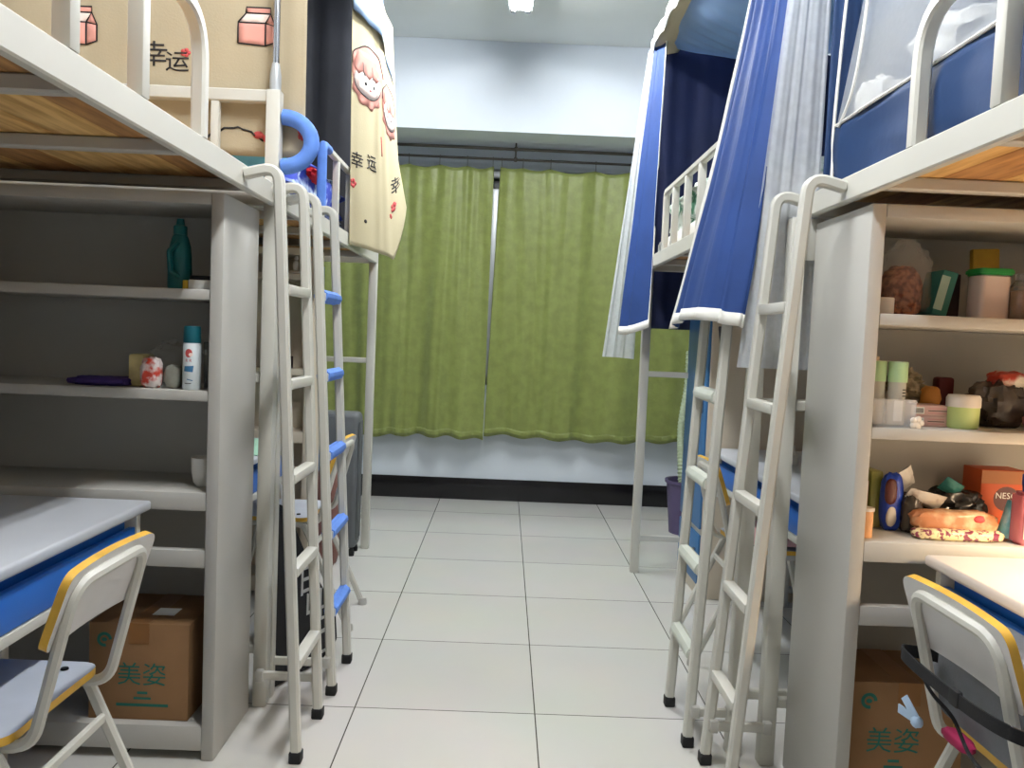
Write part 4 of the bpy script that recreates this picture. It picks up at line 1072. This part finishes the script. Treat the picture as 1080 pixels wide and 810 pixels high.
M['rose_cloth'] = mat('dusty_pink_cloth', (170, 110, 104), .7, var=.1)
bm = BM(); lump(bm, (1.838, -2.965, Z2 + .025), (.045, .03, .027), 2.6, .14, 3, 26, 14, seed=67., flat=Z2); tag(obj('pink_pouch', bm, M['rose_cloth']), 'dusty pink pouch on the middle right shelf', 'pouch')
M['creambox'] = mat('cream_box', (222, 214, 176), .6)
bm = BM(); bx(bm, 1.868, 1.925, -2.90, -2.82, Z2, Z2 + .128, .004); tag(obj('cream_box', bm, M['creambox']), 'cream box behind the dusty pink pouch', 'box')
bm = BM()
for q in range(5): lump(bm, (1.487 + .011 * math.cos(q * 1.26), -3.018, Z2 + .014 + .010 * math.sin(q * 1.26)), (.008, .005, .008), 2, .1, 3, 10, 6, seed=q)
lump(bm, (1.487, -3.018, Z2 + .008), (.008, .006, .009), 2, .1, 3, 10, 6, seed=9.)
tag(obj('flower_clip', bm, M['ceram']), 'tiny white flower clip on the shelf edge before the organizer', 'hair clip')

# lower deep board (z .777)
M['cork'] = mat('orange_white_roll', (226, 170, 120), .6, var=.04)
t = thing('paper_roll', 'peach roll with white rim at the shelf side', 'roll', (1.392, -2.975, Z3))
bm = BM(); lathe(bm, [(0, 0), (.019, 0), (.019, .068), (0, .068)], 1.394, -2.975, 22, cz=Z3); obj('core', bm, M['cork'], t)
bm = BM(); lathe(bm, [(0, .0682), (.0215, .0682), (.0215, .076), (0, .076)], 1.394, -2.975, 22, cz=Z3); obj('rim', bm, M['ceram'], t)
bm = BM(); bx(bm, 1.414, 1.447, -2.87, -2.80, Z3, Z3 + .128, .003); tag(obj('white_box', bm, M['tubw']), 'narrow off-white box behind the peach roll', 'box')
M['olive'] = mat('olive_green_pack', (132, 136, 60), .4, var=0., vscale=12, col2=(186, 180, 104), ramp=(.4, .6))
bm = BM(); bx(bm, 1.452, 1.486, -2.87, -2.80, Z3, Z3 + .155, .006); tag(obj('green_pack', bm, M['olive']), 'olive green pack left of the blue snack bag', 'packet')
M['bluepack'] = mat('blue_snack_wrapper', (24, 62, 170), .3, var=0., vscale=9, col2=(30, 70, 190), ramp=(.4, .6)); M['brownpr'] = mat('maroon_print', (90, 36, 30), .4)
t = thing('snack_bag', 'blue snack bag standing upright on the deep right board', 'snack bag', (1.50, -2.89, Z3))
bm = BM(); lump(bm, (1.502, -2.885, Z3 + .075), (.027, .022, .078), 3.2, .1, 3, 26, 18, seed=71., flat=Z3); obj('bag', bm, M['bluepack'], t)
bm = BM(); lump(bm, (1.492, -2.902, Z3 + .105), (.016, .008, .035), 2.6, .05, 3, 18, 12, seed=72.); obj('dark_print', bm, M['brownpr'], t)
bm = BM(); lump(bm, (1.496, -2.903, Z3 + .04), (.014, .008, .028), 2.2, .05, 3, 18, 12, seed=73.); obj('pale_print', bm, M['ceram'], t)
M['darkpk'] = mat('dark_foil_pack', (74, 66, 58), .25, var=.4, vscale=10, stretch=(4, 4, 1))
bm = BM(); lump(bm, (1.545, -2.90, Z3 + .05), (.026, .03, .052), 3, .2, 3, 26, 16, seed=74., flat=Z3); tag(obj('foil_pack', bm, M['darkpk']), 'dark foil pack right of the blue snack bag', 'packet')
M['sachet'] = mat('white_grey_sachet', (206, 200, 190), .35, var=.0, vscale=30, col2=(150, 132, 122), ramp=(.52, .7))
M['sachet2'] = mat('white_red_sachet', (222, 218, 210), .35, var=.0, vscale=22, col2=(190, 60, 56), ramp=(.55, .66))
def sachet(label, c, w, h, rx, ry, rz, m, name='sachet'):
    mt = Matrix.Translation(c) @ Matrix.Rotation(rz, 4, 'Z') @ Matrix.Rotation(ry, 4, 'Y') @ Matrix.Rotation(rx, 4, 'X')
    bm = BM()
    def top(s): return lambda u, v: mt @ V(((u - .5) * w, s * (.0012 + .011 * math.sin(PI * u) * math.sin(PI * v) + .002 * mnoise.noise(V((u * 6, v * 6, c[0] * 9)))), (v - .5) * h))
    sheet(bm, top(1), 14, 14); sheet(bm, top(-1), 14, 14)
    bmesh.ops.remove_doubles(bm, verts=bm.verts[:], dist=.0026)
    tag(obj(name, bm, m), label, 'sachet')
sachet('white sachet with red print at the top of the snack pile', (1.545, -2.865, Z3 + .135), .055, .075, .5, -.6, .1, M['sachet2'])
sachet('grey printed sachet lying over the dark foil pack', (1.578, -2.91, Z3 + .092), .10, .05, .6, .22, .0, M['sachet'])
M['blackpk'] = mat('black_green_pack', (30, 28, 28), .25, var=0., vscale=9, col2=(120, 140, 60), ramp=(.6, .75))
bm = BM(); lump(bm, (1.70, -2.83, Z3 + .052), (.085, .05, .056), 2.6, .25, 3, 36, 18, seed=76., flat=Z3); tag(obj('black_snack_bag', bm, M['blackpk']), 'black snack bag behind the long biscuit packet', 'snack bag')
sachet('teal sachet sticking up from the snack pile', (1.675, -2.86, Z3 + .118), .05, .045, .5, .5, -.2, M['teal_card'])
M['longpk'] = mat('brown_biscuit_wrapper', (190, 126, 84), .3, var=.0, vscale=14, col2=(226, 200, 160), ramp=(.45, .6))
M['candy'] = mat('candy_stripe_wrapper', (234, 220, 170), .35, var=.0, vscale=75, col2=(128, 52, 76), ramp=(.49, .56))
t = thing('biscuit_bag', 'long brown biscuit packet lying along the board edge', 'snack bag', (1.64, -2.965, Z3))
bm = BM(); lump(bm, (1.64, -2.945, Z3 + .042), (.112, .03, .030), 3.4, .12, 3, 40, 14, seed=77.); obj('packet', bm, M['longpk'], t)
bm = BM(); lump(bm, (1.64, -2.965, Z3 + .014), (.116, .034, .015), 3.4, .12, 5, 48, 10, seed=78., flat=Z3); obj('candy_strip', bm, M['candy'], t)
bm = BM(); lump(bm, (1.69, -2.968, Z3 + .055), (.016, .01, .010), 2.4, .1, 3, 16, 8, seed=79.); obj('red_seal', bm, M['red_print'], t)
M['coffee'] = mat('orange_coffee_box', (206, 88, 36), .5, var=.08, vscale=8); M['coffee_top'] = mat('brown_coffee_box', (170, 104, 52), .5)
t = thing('coffee_box', 'orange instant coffee box at the back of the deep board', 'box', (1.83, -2.79, Z3))
bm = BM(); bx(bm, 1.772, 1.90, -2.835, -2.745, Z3, Z3 + .165, .002)
g = flat((1.836, -2.835, Z3 + .0825), (1, 0, 0), (0, 0, 1), .0006)
decal(bm, poly2d([(-.064, .045), (.064, .045), (.064, .081), (-.064, .081)]), g, 3, .2)
decal(bm, ell2d(.008, .004, .036, .034), g, 1, .2)
q = text2d('NESC', .024); decal(bm, q, lambda x, y: g(x, y) + V((0, -.0005, 0)), 2, .2, .006, .012)
obj('carton', bm, [M['coffee'], M['brownpr'], M['paper'], M['coffee_top']], t)
M['aqua'] = mat('aqua_wrapper', (110, 184, 200), .35, var=.0, vscale=14, col2=(196, 222, 228), ramp=(.45, .6))
mt = Matrix.Translation((1.768, -2.955, Z3)) @ Matrix.Rotation(.26, 4, 'Y')
bm = BM(); bx(bm, -.018, .022, -.014, .014, .006, .105, .005, mtx=mt); tag(obj('wafer_packet', bm, M['aqua']), 'aqua wafer packet leaning on the pink bottle', 'packet')
M['pinkjuice'] = mat('pink_bottle', (222, 132, 142), .25, var=.06, transm=.3); M['cap_blue'] = mat('blue_bottle_cap', (22, 62, 150), .4)
t = thing('drink_bottle', 'pink bottle with blue cap at the right edge of the deep board', 'bottle', (1.80, -2.985, Z3))
bm = BM(); prism(bm, rrect(.075, .055, .016), (1.808, -2.990, Z3), (1, 0, 0), (0, 1, 0), (0, 0, .135), 0, .008)
obj('body', bm, M['pinkjuice'], t)
bm = BM(); bx(bm, 1.777, 1.838, -3.0188, -3.0180, Z3 + .018, Z3 + .085); obj('paper_label', bm, M['tubw'], t)
bm = BM(); lathe(bm, [(0, .135), (.02, .135), (.021, .15), (.022, .152), (.022, .178), (0, .18)], 1.808, -2.990, 20, cz=Z3); obj('cap', bm, M['cap_blue'], t)

# ---------------------------------------------------------------- things on the right near chair
M['bag_grey'] = mat('grey_mesh_backpack', (120, 124, 130), .85, var=.06, vscale=20, bump=.15, bscale=200)
t = thing('backpack', 'grey backpack strapped to the back of the right chair', 'backpack', (1.50, -3.50, .476))
bm = BM(); lump(bm, (1.487, -3.46, .582), (.08, .205, .106), 4.5, .05, 3, 44, 24, seed=81., flat=.4765); obj('body', bm, M['bag_grey'], t)
sp_ = [(1.425, -3.32, .60), (1.36, -3.322, .612), (1.322, -3.345, .616), (1.318, -3.50, .612), (1.322, -3.645, .616), (1.36, -3.70, .610), (1.43, -3.70, .60)]
def band(bm, ctrl, w, th, n=60):
    P = [chain(ctrl, k / n) for k in range(n + 1)]
    rows = []
    for i, p in enumerate(P):
        tg = (P[min(n, i + 1)] - P[max(0, i - 1)]).normalized(); nn = tg.cross(V((0, 0, 1))).normalized()
        rows.append([bm.verts.new(p + nn * a + V((0, 0, b))) for a, b in ((-th, -w), (th, -w), (th, w), (-th, w))])
    for A, B in zip(rows, rows[1:]):
        for j in range(4): bm.faces.new((A[j], A[(j + 1) % 4], B[(j + 1) % 4], B[j]))
    bm.faces.new(rows[0][::-1]); bm.faces.new(rows[-1])
bm = BM(); band(bm, sp_, .013, .002); obj('strap', bm, M['black'], t, label='black webbing strap round the chair tube')
bm = BM(); bx(bm, 1.312, 1.325, -3.565, -3.535, .598, .630, .004); obj('buckle', bm, M['rubber'], t)
bm = BM(); tube(bm, [chain([(1.345, -3.36, .60), (1.335, -3.44, .575), (1.335, -3.52, .56), (1.335, -3.58, .52), (1.345, -3.64, .50)], k / 30) for k in range(31)], .004, 6); obj('cord', bm, M['black'], t)
M['ribbon'] = mat('pale_blue_ribbon', (176, 200, 226), .6)
t = thing('ribbon', 'pale blue ribbon tied low on the right chair tube', 'ribbon', (1.345, -3.355, .47))
for k, (dz, dy) in enumerate(((.035, .035), (.0, .055))):
    bm = BM(); a = V((1.362, -3.345, .472)); b_ = a + V((-.012, dy, dz)); bar(bm, a, b_, .004, .02, (0, 0, 1), .001); obj('tail', bm, M['ribbon'], t)
bm = BM(); lump(bm, (1.362, -3.345, .468), (.012, .012, .012), 2.4, .1, 3, 14, 8); obj('knot', bm, M['ribbon'], t)
M['magenta'] = mat('magenta_cloth', (150, 14, 70), .7, var=.1)
bm = BM(); lump(bm, (1.385, -3.46, .488), (.018, .045, .0125), 2.8, .12, 3, 28, 12, seed=83., flat=.4765); tag(obj('rolled_cloth', bm, M['magenta']), 'rolled magenta cloth on the right chair seat', 'cloth')
# far chairs
M['brown_cloth'] = mat('brown_cushion_cloth', (132, 92, 82), .85, var=.08, bump=.1, bscale=80)
bm = BM(); lump(bm, (-.455, -.78, .275), (.06, .07, .28), 4.5, .06, 3, 30, 22, seed=85., flat=0.001); tag(obj('cloth_bag', bm, M['brown_cloth']), 'upright brown cloth bag on the floor in front of the grey suitcase', 'bag')
M['pinkpad'] = mat('pink_seat_pad', (224, 178, 178), .8, var=.05)
bm = BM(); lump(bm, (1.575, -1.78, .4955), (.165, .165, .020), 5, .03, 3, 40, 10, seed=86., flat=.4755); tag(obj('seat_pad', bm, M['pinkpad']), 'pink seat pad on the far right chair', 'seat pad')
# far desk things
M['greenmat'] = mat('mint_desk_mat', (158, 206, 180), .6)
bm = BM(); bx(bm, -.80, -.48, -1.95, -1.50, .7575, .761, .001); tag(obj('desk_mat', bm, M['greenmat']), 'mint green mat lying on the far left desk', 'desk mat')
M['palegreen'] = mat('pale_green_plastic', (186, 206, 190), .3, alpha=.8, var=.03)
t = thing('water_bottle', 'pale green water bottle on the far right desk', 'bottle', (1.55, -1.5, .757))
bm = BM(); lathe(bm, [(0, 0), (.031, 0), (.033, .005), (.033, .15), (.022, .175), (0, .176)], 1.55, -1.5, 22, cz=.7575); obj('body', bm, M['palegreen'], t)
bm = BM(); lathe(bm, [(0, .176), (.022, .176), (.022, .205), (0, .207)], 1.55, -1.5, 20, cz=.7575); obj('cap', bm, M['ceram'], t)
bm = BM(); tube(bm, fillet([(1.53, -1.505, .955), (1.515, -1.53, .985), (1.56, -1.54, .99), (1.572, -1.505, .955)], .01, 4), .004, 6); obj('carry_loop', bm, M['ceram'], t)
bm = BM(); bx(bm, 1.62, 1.72, -1.62, -1.50, .7575, .80, .004); bx(bm, 1.63, 1.71, -1.61, -1.51, .8002, .84, .004)
tag(obj('paper_stack', bm, M['paper']), 'white paper packet beside the pale green bottle', 'paper packet')
M['tag_grey'] = mat('dark_grey_pouch', (74, 74, 80), .5); M['tag_light'] = mat('light_grey_panel', (176, 176, 182), .5)
t = thing('hanging_pouch', 'tapered grey pouch hanging on the locker side below the blue curtain', 'pouch', (1.505, -1.14, 1.25))
bm = BM(); prism(bm, [(-.03, .08), (.03, .08), (.02, -.07), (-.005, -.08), (-.016, -.02)], (1.505, -1.1315, 1.265), (1, 0, 0), (0, 0, 1), (0, -.012, 0), 0, .003); obj('back_plate', bm, M['tag_grey'], t)
bm = BM(); prism(bm, [(-.018, .06), (.022, .06), (.014, -.055), (.0, -.06)], (1.505, -1.1437, 1.265), (1, 0, 0), (0, 0, 1), (0, -.004, 0), 0, .001); obj('front_panel', bm, M['tag_light'], t)
# trinkets on the left far shelf
M['figure'] = mat('white_figurine', (226, 220, 210), .5)
bm = BM(); bx(bm, -.545, -.495, -1.335, -1.285, 1.4985, 1.512, .004); lump(bm, (-.52, -1.31, 1.535), (.014, .013, .026), 2.2, .08, 3, 16, 12, flat=1.5122); lump(bm, (-.518, -1.31, 1.57), (.010, .010, .011), 2, .05, 3, 14, 10)
tag(obj('figurine', bm, M['figure']), 'small white figurine on the upper board behind the left ladders', 'figurine')
bm = BM(); bx(bm, -.56, -.525, -1.335, -1.295, 1.0655, 1.122, .003); tag(obj('small_box', bm, M['darkbox']), 'small dark box on the shelf behind the plain left ladder', 'box')
M['redlabel'] = mat('red_white_box', (186, 76, 84), .6, var=0., vscale=40, col2=(220, 180, 176), ramp=(.45, .6))
bm = BM(); bx(bm, -.575, -.525, -1.335, -1.285, .7775, .885, .003); tag(obj('small_box', bm, M['redlabel']), 'small red printed box on the low shelf behind the left ladder', 'box')

# warm lamp clamped on the right desk, just out of view
M['lampshade'] = mat('white_lamp_shade', (230, 226, 216), .5); M['bulb'] = mat('warm_bulb', (255, 224, 180), .4, emit=(255, 206, 150), estr=6)
t = thing('desk_lamp', 'white desk lamp with warm light on the right near desk', 'desk lamp', (2.02, -3.55, .757))
bm = BM(); lathe(bm, [(0, 0), (.08, 0), (.08, .012), (.02, .022), (0, .022)], 2.02, -3.55, 24, cz=.7575); obj('base', bm, M['lampshade'], t)
bm = BM(); tube(bm, [chain([(2.02, -3.55, .778), (2.05, -3.56, .95), (2.04, -3.55, 1.12), (1.99, -3.52, 1.19)], k / 24) for k in range(25)], .009, 10); obj('arm', bm, M['lampshade'], t)
bm = BM(); lathe(bm, [(.02, .05), (.03, .045), (.065, .0), (.063, -.001), (.027, .042), (.018, .048)], 1.98, -3.51, 24, cz=1.16); obj('lamp_shade', bm, M['lampshade'], t)
bm = BM(); lathe(bm, [(0, -.0), (.022, .01), (.026, .028), (.012, .045), (0, .047)], 1.98, -3.51, 18, cz=1.155); obj('bulb', bm, M['bulb'], t)
ld = bpy.data.lights.new('desk_lamp_glow', 'SPOT'); ld.energy = 62; ld.color = (1.0, .74, .48); ld.shadow_soft_size = .04; ld.spot_size = 2.75; ld.spot_blend = .7
lo = bpy.data.objects.new('desk_lamp_glow', ld); C.objects.link(lo); lo.location = V((1.98, -3.51, 1.14)) - V((2.02, -3.55, .757)); lo.parent = t
sc = bpy.context.scene
w = bpy.data.worlds.new('world'); sc.world = w; w.use_nodes = True
w.node_tree.nodes['Background'].inputs[0].default_value = (.05, .06, .08, 1); w.node_tree.nodes['Background'].inputs[1].default_value = .3
sc.view_settings.view_transform = 'Standard'; sc.view_settings.look = 'None'; sc.view_settings.gamma = 1; sc.view_settings.exposure = 0; sc.view_settings.use_curve_mapping = False
